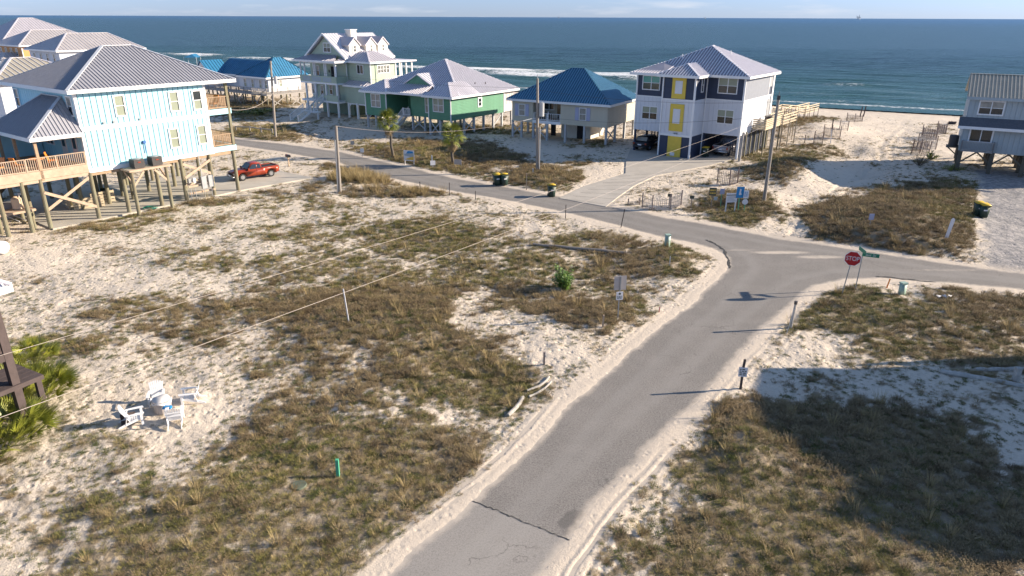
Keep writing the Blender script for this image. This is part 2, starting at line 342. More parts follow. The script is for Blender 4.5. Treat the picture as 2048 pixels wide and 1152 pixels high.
def grid_mesh(name, X, Y, Z, attrs, keep=None):
    nr, nc = X.shape; idx = np.arange(nr*nc).reshape(nr,nc)
    q = np.stack([idx[:-1,:-1],idx[:-1,1:],idx[1:,1:],idx[1:,:-1]],-1).reshape(-1,4)
    V = np.stack([X.ravel(),Y.ravel(),Z.ravel()],-1)
    if keep is not None:
        k = keep.ravel()[q].any(1); q = q[k]; used = np.unique(q); rem = np.full(nr*nc,-1); rem[used] = np.arange(len(used)); q = rem[q]; V = V[used]
        attrs = {a: v.ravel()[used] for a, v in attrs.items()}
    me = bpy.data.meshes.new(name); me.vertices.add(len(V)); me.vertices.foreach_set('co', V.ravel().astype(np.float32))
    me.loops.add(len(q)*4); me.loops.foreach_set('vertex_index', q.ravel().astype(np.int32))
    me.polygons.add(len(q)); me.polygons.foreach_set('loop_start', np.arange(0,len(q)*4,4,dtype=np.int32))
    me.polygons.foreach_set('use_smooth', np.ones(len(q),bool))
    for a, v in attrs.items(): me.attributes.new(a,'FLOAT','POINT').data.foreach_set('value', np.asarray(v).ravel().astype(np.float32))
    me.update(calc_edges=True); me.validate(); return me
def nodes(name):
    m = bpy.data.materials.new(name); m.use_nodes = True; n = m.node_tree; b = n.nodes['Principled BSDF']
    def N(t, **kw):
        x = n.nodes.new('ShaderNode'+t)
        for k, v in kw.items(): setattr(x, k, v)
        return x
    def A(a): x = N('Attribute', attribute_name=a); return x.outputs['Fac']
    pos = N('NewGeometry').outputs['Position']
    def noise(scale, detail=5, rough=.6, vec=None, st_=None):
        x = N('TexNoise'); x.inputs['Scale'].default_value = scale; x.inputs['Detail'].default_value = detail; x.inputs['Roughness'].default_value = rough
        v = vec or pos
        if st_: q = N('Mapping'); q.inputs['Scale'].default_value = st_[0]; q.inputs['Rotation'].default_value = (0,0,st_[1]); n.links.new(v,q.inputs[0]); v = q.outputs[0]
        n.links.new(v, x.inputs[0]); return x.outputs[0]
    def put(s, v):
        if isinstance(v, (int,float)): s.default_value = v
        elif isinstance(v, tuple): s.default_value = (*v,1) if len(v) == 3 else v
        else: n.links.new(v, s)
    def mix(f, a, c, bl='MIX'):
        x = N('MixRGB', blend_type=bl); put(x.inputs[0],f); put(x.inputs[1],a); put(x.inputs[2],c); return x.outputs[0]
    def mth(op, a, c=0, cl=False):
        x = N('Math', operation=op, use_clamp=cl); put(x.inputs[0],a); put(x.inputs[1],c); return x.outputs[0]
    def rng_(v, a, c, d=0, e=1):
        x = N('MapRange'); x.interpolation_type = 'SMOOTHSTEP'; put(x.inputs[0],v); x.inputs[1].default_value = a; x.inputs[2].default_value = c; x.inputs[3].default_value = d; x.inputs[4].default_value = e; return x.outputs[0]
    def bump(h, st_, dist, prev=None):
        x = N('Bump'); put(x.inputs['Strength'],st_); x.inputs['Distance'].default_value = dist; n.links.new(h, x.inputs['Height'])
        if prev: n.links.new(prev, x.inputs['Normal'])
        return x.outputs[0]
    return m, n, b, N, A, noise, put, mix, mth, rng_, bump, pos
# terrain mesh
kk = np.concatenate([-np.geomspace(2.6,.92,26), np.linspace(-.9,.9,520), np.geomspace(.92,3.2,30)])
yy = np.concatenate([np.linspace(-40,8,14), np.geomspace(10,230,560), np.geomspace(240,1500,20)])
X, Y = grid(kk, yy); F = fields(X, Y)
edge = sstep(.0,.9,F['rdn'])
TM = grid_mesh('sand_ground', X, Y, F['z'], dict(veg=F['cov'], wet=1-sstep(2,13,F['td']), grav=F['grav'], dens=F['d'], edge=1-sstep(.2,1.6,F['rdn'])))
m, n, b, N, A, noise, put, mix, mth, rng_, bump, pos = nodes('sand_and_litter')
sand = mix(noise(.35,4), (.52,.445,.36), (.67,.59,.49))
sand = mix(rng_(noise(9,5,.7),.35,.7,0,.55), sand, (.66,.58,.48))
spk = rng_(noise(5.5,6,.78),.55,.66)                       # scattered debris on the sand
spk2 = mth('MULTIPLY', spk, rng_(noise(.6,3),.35,.62)); dens = rng_(A('dens'),.02,.4)
sand = mix(mth('MULTIPLY', mth('MULTIPLY',spk2,dens), .6), sand, (.17,.13,.09))
gravel = mix(rng_(noise(2.2,7,.7),.4,.62), (.23,.225,.225), (.38,.355,.34))
c = mix(A('grav'), sand, gravel)
litter = mix(noise(6,6,.7), (.095,.078,.048), (.30,.235,.155)); c = mix(rng_(mth('ADD',A('veg'),mth('MULTIPLY',mth('SUBTRACT',noise(4,6,.7),.5),.9)),.22,.75,0,.85), c, litter)
c = mix(mth('MULTIPLY',A('edge'),.5), c, (.58,.50,.41))
c = mix(mth('MULTIPLY',A('wet'),.75), c, (.26,.22,.18))
put(b.inputs['Base Color'], c); b.inputs['Roughness'].default_value = .9; b.inputs['Specular IOR Level'].default_value = .15
vo = N('TexVoronoi'); vo.inputs['Scale'].default_value = 2.6; n.links.new(pos, vo.inputs[0])
h1 = mth('ADD', noise(3.2,6,.65), mth('MULTIPLY', rng_(vo.outputs[0],0,.32), .55))
nb = bump(h1, mth('SUBTRACT',1.,mth('MAXIMUM',mth('MULTIPLY',A('wet'),.8),mth('MULTIPLY',A('edge'),.65))), .09); nb = bump(noise(22,5,.7), .6, .03, nb); put(b.inputs['Normal'], nb)
TM.materials.append(m); terrain = bpy.data.objects.new('sand_ground', TM); COL.objects.link(terrain); terrain['kind'] = 'structure'
# road sheet
keep = F['rd'] < .9
sm = np.zeros_like(X)
for q in [(1560,505,90,5,1),(1640,514,80,5,.9),(1480,500,60,4,.6),(1900,540,150,5,.55),(1760,560,90,3,.5)]:
    e = E_(*q); sm = np.maximum(sm, q[4]*(1-sstep(.3,1.1,ell(X,Y,e))))
aL = np.array(G(946,1001)); bL = np.array(G(1137,1080)); dv = (bL-aL)/np.linalg.norm(bL-aL); nm_ = np.array([-dv[1],dv[0]])
side = (X-aL[0])*nm_[0]+(Y-aL[1])*nm_[1]+.15*(fbm(X*2,Y*2,77)-.5)
RM = grid_mesh('road', X, Y, np.zeros_like(X)+.012*(fbm(X*.5,Y*.5,90)-.5), dict(sandy=np.maximum(sm,sstep(-.55,.1,F['rdn'])*.95), seam=sstep(-.02,.02,side), along=F['rd'], patch=1-sstep(.4,1.2,ell(X,Y,E_(1150,1046,34,32))+.9*(fbm(X*2.2,Y*2.2,95)-.5))*.9), keep)
m, n, b, N, A, noise, put, mix, mth, rng_, bump, pos = nodes('old_asphalt')
c = mix(rng_(noise(22,6,.85),.40,.60), (.085,.078,.07), (.36,.335,.31))
c = mix(rng_(noise(13,2,.9),.46,.54,0,.5), c, (.37,.35,.325))
c = mix(.34, c, mix(rng_(noise(.5,6,.7),.35,.65), (.17,.16,.147), (.27,.25,.23)))
c = mix(mth('MULTIPLY',rng_(A('along'),-2.1,-1.3),mth('MULTIPLY',rng_(A('along'),-.9,-1.3),.30)), c, (.34,.325,.305))
c = mix(mth('MULTIPLY',A('seam'),.16), c, (.09,.085,.08))
c = mix(mth('MULTIPLY',mth('SUBTRACT',1.,A('seam')),.40), c, (.35,.33,.305))
vc = N('TexVoronoi', feature='DISTANCE_TO_EDGE'); vc.inputs['Scale'].default_value = .38; wv_ = N('VectorMath', operation='ADD'); nz = N('TexNoise'); nz.inputs['Scale'].default_value = 1.4; nz.inputs['Detail'].default_value = 5; n.links.new(pos,nz.inputs[0])
sc_ = N('VectorMath', operation='SCALE'); n.links.new(nz.outputs[1],sc_.inputs[0]); sc_.inputs['Scale'].default_value = 1.3; n.links.new(pos,wv_.inputs[0]); n.links.new(sc_.outputs[0],wv_.inputs[1]); n.links.new(wv_.outputs[0],vc.inputs[0])
c = mix(mth('MULTIPLY', rng_(vc.outputs[0],.012,.0), rng_(noise(.3,3),.48,.62,0,.55)), c, (.07,.065,.06))
c = mix(mth('MULTIPLY',rng_(mth('ADD',A('patch'),mth('MULTIPLY',mth('SUBTRACT',noise(6,5,.7),.5),.9)),.35,.6),.6), c, (.105,.10,.095))
sf = mth('ADD', A('sandy'), mth('MULTIPLY', mth('SUBTRACT',noise(3,6,.7),.5), .8))
c = mix(rng_(sf,.30,1.15,0,.9), c, (.56,.49,.41))
put(b.inputs['Base Color'], c); b.inputs['Roughness'].default_value = .85; b.inputs['Specular IOR Level'].default_value = .2
put(b.inputs['Normal'], bump(noise(45,4,.8), .5, .012))
RM.materials.append(m); road = bpy.data.objects.new('road', RM); COL.objects.link(road); road['kind'] = 'structure'
# seam and crack strips lying on the road
def strip(name, pts, w, mt, z=.012, parent=None):
    mb = MB(); 
    for i in range(len(pts)-1):
        p, q = Vector((*pts[i],z)), Vector((*pts[i+1],z)); d = (q-p).normalized(); a = Vector((-d.y,d.x,0))*w/2*(.5+random.random()); mb.add([p-a,p+a,q+a,q-a],[(0,1,2,3)])
    o = mb.build(name, mt, parent); return o
defm('tar', (.05,.048,.045), .8, .2)
pts = [Vector(G(946,1001)).lerp(Vector(G(1137,1080)), i/30) for i in range(31)]; pts = [(p.x+random.uniform(-.03,.03), p.y+random.uniform(-.05,.05)) for p in pts]
o = strip('road_seam', pts, .03, M['tar'], .011, road)
# broken asphalt lip where the corners are washed out
for L_ in ([(1412,480),(1430,487),(1447,500),(1458,520),(1460,540)],[(1752,553),(1790,556),(1830,561),(1880,566)]):
    pts = []
    for i in range(len(L_)-1):
        for k in range(6): u = L_[i][0]+(L_[i+1][0]-L_[i][0])*k/6; v = L_[i][1]+(L_[i+1][1]-L_[i][1])*k/6; g_ = G(u,v); pts.append((g_[0]+random.uniform(-.06,.06), g_[1]+random.uniform(-.06,.06)))
    strip('road_edge_break', pts, .14, M['tar'], .014, road)
# concrete drive and slab (real slabs 7 cm proud)
def slab(name, poly, z0, z1, mt):
    mb = MB(); mb.prism([(p[0],p[1],z0) for p in poly], (0,0,z1-z0)); o = mb.build(name, mt, kind='structure'); return o
slab('concrete_driveway', DRIVE, -.2, .035, M['concrete']); sl_ = slab('concrete_slab', SLAB, -.2, .07, M['concrete_old'])
mb = MB()
for i in range(1,9):
    a_ = Vector(G(1251-(i*15),347+i*6.5)) ; b_ = Vector(G(1418-(i*26),332+i*9.6)); mb.bar((*a_,.037),(*b_,.037),.03,.004)
mb.build('expansion_joint', M['tar'], bpy.data.objects['concrete_driveway'])
# ------------------------------------------------------------------ sea
kk = np.concatenate([-np.geomspace(3.2,1.02,24), np.linspace(-1,1,560), np.geomspace(1.02,3.2,24)])
yy = np.concatenate([np.linspace(75,110,30)[:-1], np.geomspace(110,420,300), np.geomspace(430,70000,150)])
X, Y = grid(kk, yy); s, t = st(X, Y); o_ = t-tshore(s)            # o_ = metres offshore
far = sstep(120,500,o_)
z = -2.0+(1-far)*sstep(2,18,o_)*(.16*np.sin(o_/11*2*PI+3*fbm(s*.02,o_*.03,5)*2*PI*.5)+.35*(fbm(s*.06,o_*.22,8,3)-.5)+.10*(fbm(s*.4,o_*.8,9,3)-.5))
foam = np.zeros_like(X)
def surf(u, v, ru, wid, amp, hgt_=.5):
    global z, foam
    g_ = G(u,v,-2); s0, t0 = st(*g_); gl = G(u-ru,v,-2); gr_ = G(u+ru,v,-2); ls = abs(gl[0]-gr_[0])/2*1.15
    o0 = t0-tshore(s0); ds = (s-s0)/ls; dd = (o_-o0-2.5*(fbm(s*.05,s*0+u,12)-.5)*2)/wid
    e = np.exp(-np.abs(ds)**4)*np.exp(-dd*dd*(np.where(dd > 0,3,.7)))
    z = z+hgt_*e; foam = np.maximum(foam, amp*e*np.where(dd > .3,.6,1))
for q in [(400,110,60,9,1),(330,108,60,6,.6),(520,117,70,7,.9),(590,121,50,8,1,.6),(640,132,60,7,.9),(840,135,70,6,.9),(1000,141,90,8,1.2,.8),(1080,150,110,7,1.0),(1130,146,60,6,.8),(1240,153,70,7,1.1,.7),(1290,160,60,5,.7),(1300,152,40,6,.8),
          (1690,170,40,4,.5,.3),(1760,170,30,3,.35,.2),(1900,152,40,3,.3,.2),(1640,188,60,5,.3,.3),(1850,196,120,4,.25,.3),(1780,184,90,5,.3,.3),(1700,205,60,3,.4,.2)]: surf(*q)
swash = np.exp(-((o_-.8-3.0*(fbm(s*.05,s*0,14)-.5))/1.3)**2); foam = np.maximum(foam, .8*swash)
SM = grid_mesh('sea', X, Y, z, dict(foam=foam, off=np.clip(o_,-5,4000)), o_ > -7)
m, n, b, N, A, noise, put, mix, mth, rng_, bump, pos = nodes('sea_water')
TH = -R(36.87)+math.atan(.17)
deep = mix(rng_(A('off'),600,5000), (.020,.058,.074), (.014,.068,.15))
shal = mix(noise(.05,3,st_=((1,6,1),-TH)), (.035,.10,.085), (.022,.075,.078))
c = mix(rng_(A('off'),10,170), shal, deep)
c = mix(rng_(noise(.02,5,.6,st_=((1,5,1),-TH)),.4,.65,0,.35), c, (.022,.085,.075))
fo = mth('ADD', A('foam'), mth('MULTIPLY', mth('SUBTRACT',noise(.9,8,.8,st_=((1,2.2,1),-TH)),.5), 4.2))
fo = mth('SUBTRACT', fo, .12)
fm = rng_(fo,.42,.72)
cap = mth('MULTIPLY', rng_(noise(.07,8,.72,st_=((1,3.2,1),-TH)),.705,.74), rng_(A('off'),50,160)); fm = mth('MAXIMUM', fm, mth('MULTIPLY',cap,.8))
c = mix(fm, c, (.80,.82,.82)); put(b.inputs['Base Color'], c)
put(b.inputs['Roughness'], mth('ADD', .30, mth('MULTIPLY',fm,.5))); b.inputs['Specular IOR Level'].default_value = .13; b.inputs['IOR'].default_value = 1.33
nb = bump(noise(.16,5,.6,st_=((1,3.5,1),-TH)), 1., .9); nb = bump(noise(.9,5,.65,st_=((1,2.4,1),-TH)), .9, .30, nb); put(b.inputs['Normal'], nb)
SM.materials.append(m); sea = bpy.data.objects.new('sea', SM); COL.objects.link(sea); sea['kind'] = 'structure'
# ------------------------------------------------------------------ dune vegetation (stuff)
def veg_mat(name, stops, rough=.75):
    m, n, b, N, A, noise, put, mix, mth, rng_, bump, pos = nodes(name)
    oi = N('ObjectInfo'); r = N('ValToRGB'); e = r.color_ramp.elements
    while len(e) < len(stops): e.new(.5)
    for i, (p, c) in enumerate(stops): e[i].position = p; e[i].color = (*c,1)
    v = mth('ADD', mth('MULTIPLY', oi.outputs['Random'], .55), mth('MULTIPLY', rng_(noise(.45,4),.3,.7), .45)); n.links.new(v, r.inputs[0])
    put(b.inputs['Base Color'], r.outputs[0]); b.inputs['Roughness'].default_value = rough; b.inputs['Specular IOR Level'].default_value = .15
    return m
vm_br = veg_mat('dry_brown_stems', [(0,(.12,.083,.048)),(.35,(.215,.16,.092)),(.7,(.35,.27,.155)),(1,(.16,.125,.07))])
vm_ol = veg_mat('olive_blades', [(0,(.095,.105,.032)),(.4,(.18,.17,.055)),(.75,(.31,.25,.11)),(1,(.095,.115,.032))])
vm_st = veg_mat('straw_blades', [(0,(.30,.24,.12)),(.5,(.40,.31,.16)),(1,(.26,.20,.09))])
vm_gr = veg_mat('low_green', [(0,(.07,.10,.03)),(.5,(.12,.14,.045)),(1,(.17,.16,.06))])
def tuft(name, mt, nb, rad, h0, h1, w, spread, bend, seed):
    r = random.Random(seed); mb = MB()
    for i in range(nb):
        a = r.uniform(0,2*PI); q = rad*math.sqrt(r.random()); el = r.uniform(*spread); a2 = a+r.uniform(-1,1)
        mb.blade((q*math.cos(a),q*math.sin(a),-.02), (math.cos(a2)*math.cos(el),math.sin(a2)*math.cos(el),math.sin(el)), r.uniform(h0,h1), w*r.uniform(.6,1.3), bend*r.uniform(.3,1.3), 2)
    me = mb.mesh(name, mt); return me
def forb(name, mt, ns, rad, h, seed, lf=.035):
    "woody brown forb: branching stems carrying many tiny leaves"
    r = random.Random(seed); mb = MB()
    for i in range(ns):
        a = r.uniform(0,2*PI); q = rad*math.sqrt(r.random()); hh = h*r.uniform(.5,1.1); tx = q*math.cos(a)*1.5; ty = q*math.sin(a)*1.5
        b_ = Vector((q*math.cos(a)*.6,q*math.sin(a)*.6,0)); t_ = Vector((tx,ty,hh)); mb.blade(b_, t_-b_, (t_-b_).length, .014, 0, 2)
        for k in range(9):
            f = r.uniform(.25,1); p = b_.lerp(t_,f); an = r.uniform(0,2*PI); e = r.uniform(-.2,1.2)
            mb.blade(p, (math.cos(an)*math.cos(e),math.sin(an)*math.cos(e),math.sin(e)), lf*r.uniform(1,2.6), lf*.5, .2, 1)
    return mb.mesh(name, mt)
protos = []
for i in range(4): protos.append(forb('brown_forb', vm_br, 26, .28, .26, 10+i))            # 0-3
for i in range(3): protos.append(tuft('olive_tuft', vm_ol, 60, .20, .16, .38, .011, (.5,1.4), .35, 20+i))   # 4-6
for i in range(2): protos.append(tuft('straw_tuft', vm_st, 46, .16, .2, .46, .009, (.6,1.45), .35, 30+i))   # 7-8
for i in range(3): protos.append(forb('creeping_green', vm_gr, 26, .26, .09, 40+i, .03))      # 9-11
for i in range(2): protos.append(tuft('sea_oat_clump', vm_st, 50, .15, .7, 1.35, .013, (.9,1.5), .30, 50+i))  # 12-13
for i in range(2): protos.append(forb('litter_twigs', vm_br, 12, .16, .05, 60+i, .03))       # 14-15
def scatter(n_try):
    # uniform over the visible trapezoid
    y = np.sqrt(rng.random(n_try)*(125**2-11.5**2)+11.5**2); x = (rng.random(n_try)*2-1)*(.86*y+2); return x, y
x, y = scatter(760000)
# thin with distance (further tufts are drawn larger instead)
kp = rng.random(len(x)) < np.clip(26/y,.10,1)**1.3; x, y = x[kp], y[kp]
F = fields(x, y); cov = F['cov']; kp = rng.random(len(x)) < (cov*.97)**1.25; x, y, z, cov, dd = x[kp], y[kp], F['z'][kp], cov[kp], F['d'][kp]
u = rng.random(len(x)); br = fbm(x*.12,y*.12,61); gr_ = fbm(x*.3,y*.3,62)
idx = np.full(len(x), 0)
pB = np.clip((br-.36)*3,.12,.72); pS = .06+.2*(fbm(x*.2,y*.2,63) > .6)
thin = cov < .55
idx = np.where(u < pB, rng.integers(0,4,len(x)), np.where(u < pB+pS*(1-pB), rng.integers(7,9,len(x)), rng.integers(4,7,len(x))))
idx = np.where((rng.random(len(x)) < np.where(thin,.6,.22)*np.clip((gr_-.3)*3,0,1)), rng.integers(9,12,len(x)), idx)
idx = np.where(thin & (rng.random(len(x)) < .3), rng.integers(14,16,len(x)), idx)
so = 1-sstep(.6,1.3,ell(x,y,E_(722,356,70,16))); so = np.maximum(so,.35*(1-sstep(.6,1.3,ell(x,y,E_(800,384,60,8)))))
idx = np.where((rng.random(len(x)) < so*.8) | (rng.random(len(x)) < .012*(dd > .6)), rng.integers(12,14,len(x)), idx)
sc = .84*rng.uniform(.55,1.3,len(x))*np.clip(.58+y/80,.75,1.4)*np.clip(.32+.55*cov,.3,.85)
sx, sy = scatter(330000); kp = rng.random(len(sx)) < np.clip(24/sy,.05,1)**1.5; sx, sy = sx[kp], sy[kp]
F2 = fields(sx, sy); kp = (F2['cov'] < .35) & (F2['rdn'] > .9) & (F2['hard'] > .3) & (F2['td'] > 34) & (rng.random(len(sx)) < np.clip(F2['d']*3.2,.03,1)) & (fbm(sx*.8,sy*.8,71) > .36) & (F2['grav'] < .3)
x = np.concatenate([x,sx[kp]]); y = np.concatenate([y,sy[kp]]); z = np.concatenate([z,F2['z'][kp]])
ns_ = int(kp.sum()); idx = np.concatenate([idx, rng.choice([14,15,14,9,10,11,4],ns_)]); sc = np.concatenate([sc, rng.uniform(.22,.6,ns_)])
print('tufts', len(x))
def scatter_obj(name, pts, idx, sc, protos, label):
    me = bpy.data.meshes.new(name+'_points'); me.vertices.add(len(pts)); me.vertices.foreach_set('co', pts.ravel().astype(np.float32))
    for a, v, ty in (('pidx',idx,'INT'),('psc',sc,'FLOAT'),('prot',rng.uniform(0,2*PI,len(idx)),'FLOAT')):
        me.attributes.new(a, ty, 'POINT').data.foreach_set('value', v.astype(np.int32 if ty == 'INT' else np.float32))
    o = bpy.data.objects.new(name, me); COL.objects.link(o); o['kind'] = 'stuff'; tag(o, label)
    ng = bpy.data.node_groups.new(name,'GeometryNodeTree'); ng.interface.new_socket('Geometry', in_out='INPUT', socket_type='NodeSocketGeometry'); ng.interface.new_socket('Geometry', in_out='OUTPUT', socket_type='NodeSocketGeometry')
    gi = ng.nodes.new('NodeGroupInput'); go = ng.nodes.new('NodeGroupOutput'); ip = ng.nodes.new('GeometryNodeInstanceOnPoints'); g2 = ng.nodes.new('GeometryNodeGeometryToInstance')
    for me_ in reversed(protos):
        po = bpy.data.objects.new(me_.name, me_); oi = ng.nodes.new('GeometryNodeObjectInfo'); oi.inputs['Object'].default_value = po; oi.inputs['As Instance'].default_value = True
        ng.links.new(oi.outputs['Geometry'], g2.inputs[0])
    def at_(a, ty): q = ng.nodes.new('GeometryNodeInputNamedAttribute'); q.data_type = ty; q.inputs['Name'].default_value = a; return q.outputs['Attribute']
    cx = ng.nodes.new('ShaderNodeCombineXYZ'); ng.links.new(at_('prot','FLOAT'), cx.inputs[2])
    ng.links.new(gi.outputs[0], ip.inputs['Points']); ng.links.new(g2.outputs[0], ip.inputs['Instance']); ip.inputs['Pick Instance'].default_value = True
    ng.links.new(at_('pidx','INT'), ip.inputs['Instance Index']); ng.links.new(cx.outputs[0], ip.inputs['Rotation']); ng.links.new(at_('psc','FLOAT'), ip.inputs['Scale'])
    ng.links.new(ip.outputs[0], go.inputs[0]); o.modifiers.new('scatter','NODES').node_group = ng; return o
scatter_obj('dune_grass', np.stack([x,y,z],1), idx, sc, protos, 'dry brown and olive dune grass growing in patches on the white sand')
# ------------------------------------------------------------------ building kit
def bx(name, mt, root, x0,x1,y0,y1,z0,z1, **kw): return MB().box(x0,x1,y0,y1,z0,z1).build(name, M[mt], root, **kw)
def window(root, pl, pos, u0,u1,z0,z1, out, cols=1, rows=2, pm=('glass_blind','glass_blind'), fm='white_trim', fw=.09, proud=.06, gap=None):
    "framed sash window: frame with mullions (part), one pane per light (sub-parts)"
    def B(mb, a0,a1,b0,b1,d0,d1):
        p, q = pos+out*d0, pos+out*d1
        return mb.box(p,q,a0,a1,b0,b1) if pl == 'x' else mb.box(a0,a1,p,q,b0,b1)
    f = MB(); B(f,u0,u0+fw,z0,z1,-.02,proud); B(f,u1-fw,u1,z0,z1,-.02,proud); B(f,u0+fw,u1-fw,z0,z0+fw,-.02,proud+.015); B(f,u0+fw,u1-fw,z1-fw,z1,-.02,proud)
    cw = (u1-u0-2*fw)/cols; rh = (z1-z0-2*fw)/rows; g = gap or .04
    for i in range(1,cols): c = u0+fw+cw*i; B(f,c-g,c+g,z0+fw,z1-fw,-.02,proud-.012)
    for j in range(1,rows): c = z0+fw+rh*j; B(f,u0+fw,u1-fw,c-.025,c+.025,-.02,proud-.02)
    w = f.build('window', M[fm], root)
    for i in range(cols):
        for j in range(rows):
            p = MB(); B(p,u0+fw+cw*i+(g if i else 0),u0+fw+cw*(i+1)-(g if i < cols-1 else 0),z0+fw+rh*j,z0+fw+rh*(j+1),.0,.012+.004*j); p.build('pane', M[pm[min(j,len(pm)-1)]], w)
    return w
def siding(root, pl, pos, out, u0,u1,z0,z1, step, mt, name='siding_panel', horiz=False, gap=.03, d=.04):
    "separate boards standing proud of the wall with recessed joints between them, every board a part"
    n_ = max(1,round(((z1-z0) if horiz else (u1-u0))/step)); first = None; L_ = ((z1-z0) if horiz else (u1-u0))/n_
    p, q = pos, pos+out*d
    for i in range(n_):
        if first is None:
            a0,a1 = (u0,u1) if horiz else (u0+gap/2,u0+L_-gap/2); b0,b1 = (z0+gap/2,z0+L_-gap/2) if horiz else (z0,z1)
            mb = MB().box(p,q,a0,a1,b0,b1) if pl == 'x' else MB().box(a0,a1,p,q,b0,b1); o = mb.build(name, M[mt], root); first = o.data
        else:
            off = (0,0,L_*i) if horiz else ((0,L_*i,0) if pl == 'x' else (L_*i,0,0)); inst(first, name, root, off)
def slope(mb_top, mb_rib, pts, rib=.4, rw=.05, rh=.045, th=.14):
    "one roof plane: pts[0]-pts[1] is the eave"
    P = [Vector(p) for p in pts]; n_ = (P[1]-P[0]).cross(P[2]-P[0]).normalized()
    if n_.z < 0: n_ = -n_
    e = (P[1]-P[0]).normalized(); u = n_.cross(e).normalized()
    if u.z < 0: u = -u
    mb_top.prism([tuple(p) for p in P], (0,0,-th))
    Q = [((p-P[0]).dot(e),(p-P[0]).dot(u)) for p in P]; a0 = min(q[0] for q in Q); a1 = max(q[0] for q in Q); k = a0+rib*.5
    while k < a1:
        ys = []
        for i in range(len(Q)):
            (x0,y0),(x1,y1) = Q[i],Q[(i+1)%len(Q)]
            if (x0 <= k) != (x1 <= k): ys.append(y0+(y1-y0)*(k-x0)/(x1-x0))
        if len(ys) >= 2 and max(ys)-min(ys) > .08:
            A_ = P[0]+e*k+u*min(ys)+n_*rh*.4; B_ = P[0]+e*k+u*max(ys)+n_*rh*.4; mb_rib.bar(A_,B_,rw,rh,up=n_)
        k += rib
def roof(root, slopes, mt, ribm, caps=(), rib=.4, name='roof', fascia='white_trim', th=.14, capm=None, rw=.05, rh=.065):
    t, r_ = MB(), MB()
    for s_ in slopes: slope(t, r_, s_, rib, th=th, rw=rw, rh=rh)
    o = t.build(name, M[mt], root)
    if r_.v: r_.build('roof_rib', M[ribm], o, kind='stuff')
    if caps:
        c = MB()
        for a_, b_ in caps: c.bar(Vector(a_)+Vector((0,0,.03)), Vector(b_)+Vector((0,0,.03)), .22, .05)
        c.build('ridge_cap', M[capm or ribm], o)
    if fascia:
        f = MB()
        for s_ in slopes:
            a_, b_ = Vector(s_[0]), Vector(s_[1]); f.bar(a_-Vector((0,0,th*.5+.03)), b_-Vector((0,0,th*.5+.03)), .05, th+.12)
        f.build('fascia', M[fascia], o)
    return o
def hip(root, x0,x1,y0,y1,ze,zr, mt, ribm, ax='y', ra=None, rb=None, off=0, **kw):
    "hip roof; ridge along ax between ra and rb"
    if ax == 'y':
        xm = (x0+x1)/2+off; A_, B_ = (xm,ra,zr),(xm,rb,zr)
        s_ = [[(x0,y0,ze),(x1,y0,ze),A_],[(x1,y1,ze),(x0,y1,ze),B_],[(x1,y0,ze),(x1,y1,ze),B_,A_],[(x0,y1,ze),(x0,y0,ze),A_,B_]]
        caps = [((x0,y0,ze),A_),((x1,y0,ze),A_),((x0,y1,ze),B_),((x1,y1,ze),B_)]
    else:
        ym = (y0+y1)/2+off; A_, B_ = (ra,ym,zr),(rb,ym,zr)
        s_ = [[(x0,y1,ze),(x0,y0,ze),A_],[(x1,y0,ze),(x1,y1,ze),B_],[(x0,y0,ze),(x1,y0,ze),B_,A_],[(x1,y1,ze),(x0,y1,ze),A_,B_]]
        caps = [((x0,y0,ze),A_),((x0,y1,ze),A_),((x1,y0,ze),B_),((x1,y1,ze),B_)]
    if (Vector(A_)-Vector(B_)).length > .05: caps.append((A_,B_))
    else: s_ = [[p for i, p in enumerate(q) if i != 3] for q in s_]
    return roof(root, s_, mt, ribm, caps, **kw)
def pile(root, x, y, zt, r=.14, mt='pile_wood', zb=-1.6, sq=False, name='pile'):
    m_ = MB()
    if sq: m_.box(x-r,x+r,y-r,y+r,zb,zt)
    else: m_.cyl((x+random.uniform(-.04,.04),y,zb),(x,y,zt),r*1.08,r*.92,10)
    return m_.build(name, M[mt], root, smooth=False)
def brace(root, p, q, w=.05, h=.2, mt='brace_wood', name='brace'): return MB().bar(p,q,w,h).build(name, M[mt], root)
def railing(root, pts, h=1.0, mt='deck_wood', step=.13, post=1.8, bw=.035, name='railing', bal=True):
    f, b_ = MB(), MB()
    for i in range(len(pts)-1):
        p, q = Vector(pts[i]), Vector(pts[i+1]); L_ = (q-p).length; d = (q-p)/L_; up = Vector((0,0,1))
        f.bar(p+up*h,q+up*h,.09,.05); f.bar(p+up*.1,q+up*.1,.05,.08); k = max(1,round(L_/post))
        for j in range(k+1): c = p+d*L_*j/k; f.bar(c,c+up*(h+.02),.09)
        if bal:
            c = step/2
            while c < L_: b_.bar(p+d*c+up*.14,p+d*c+up*(h-.03),bw); c += step
    o = f.build(name, M[mt], root)
    if b_.v: b_.build('baluster', M[mt], o, kind='stuff')
    return o
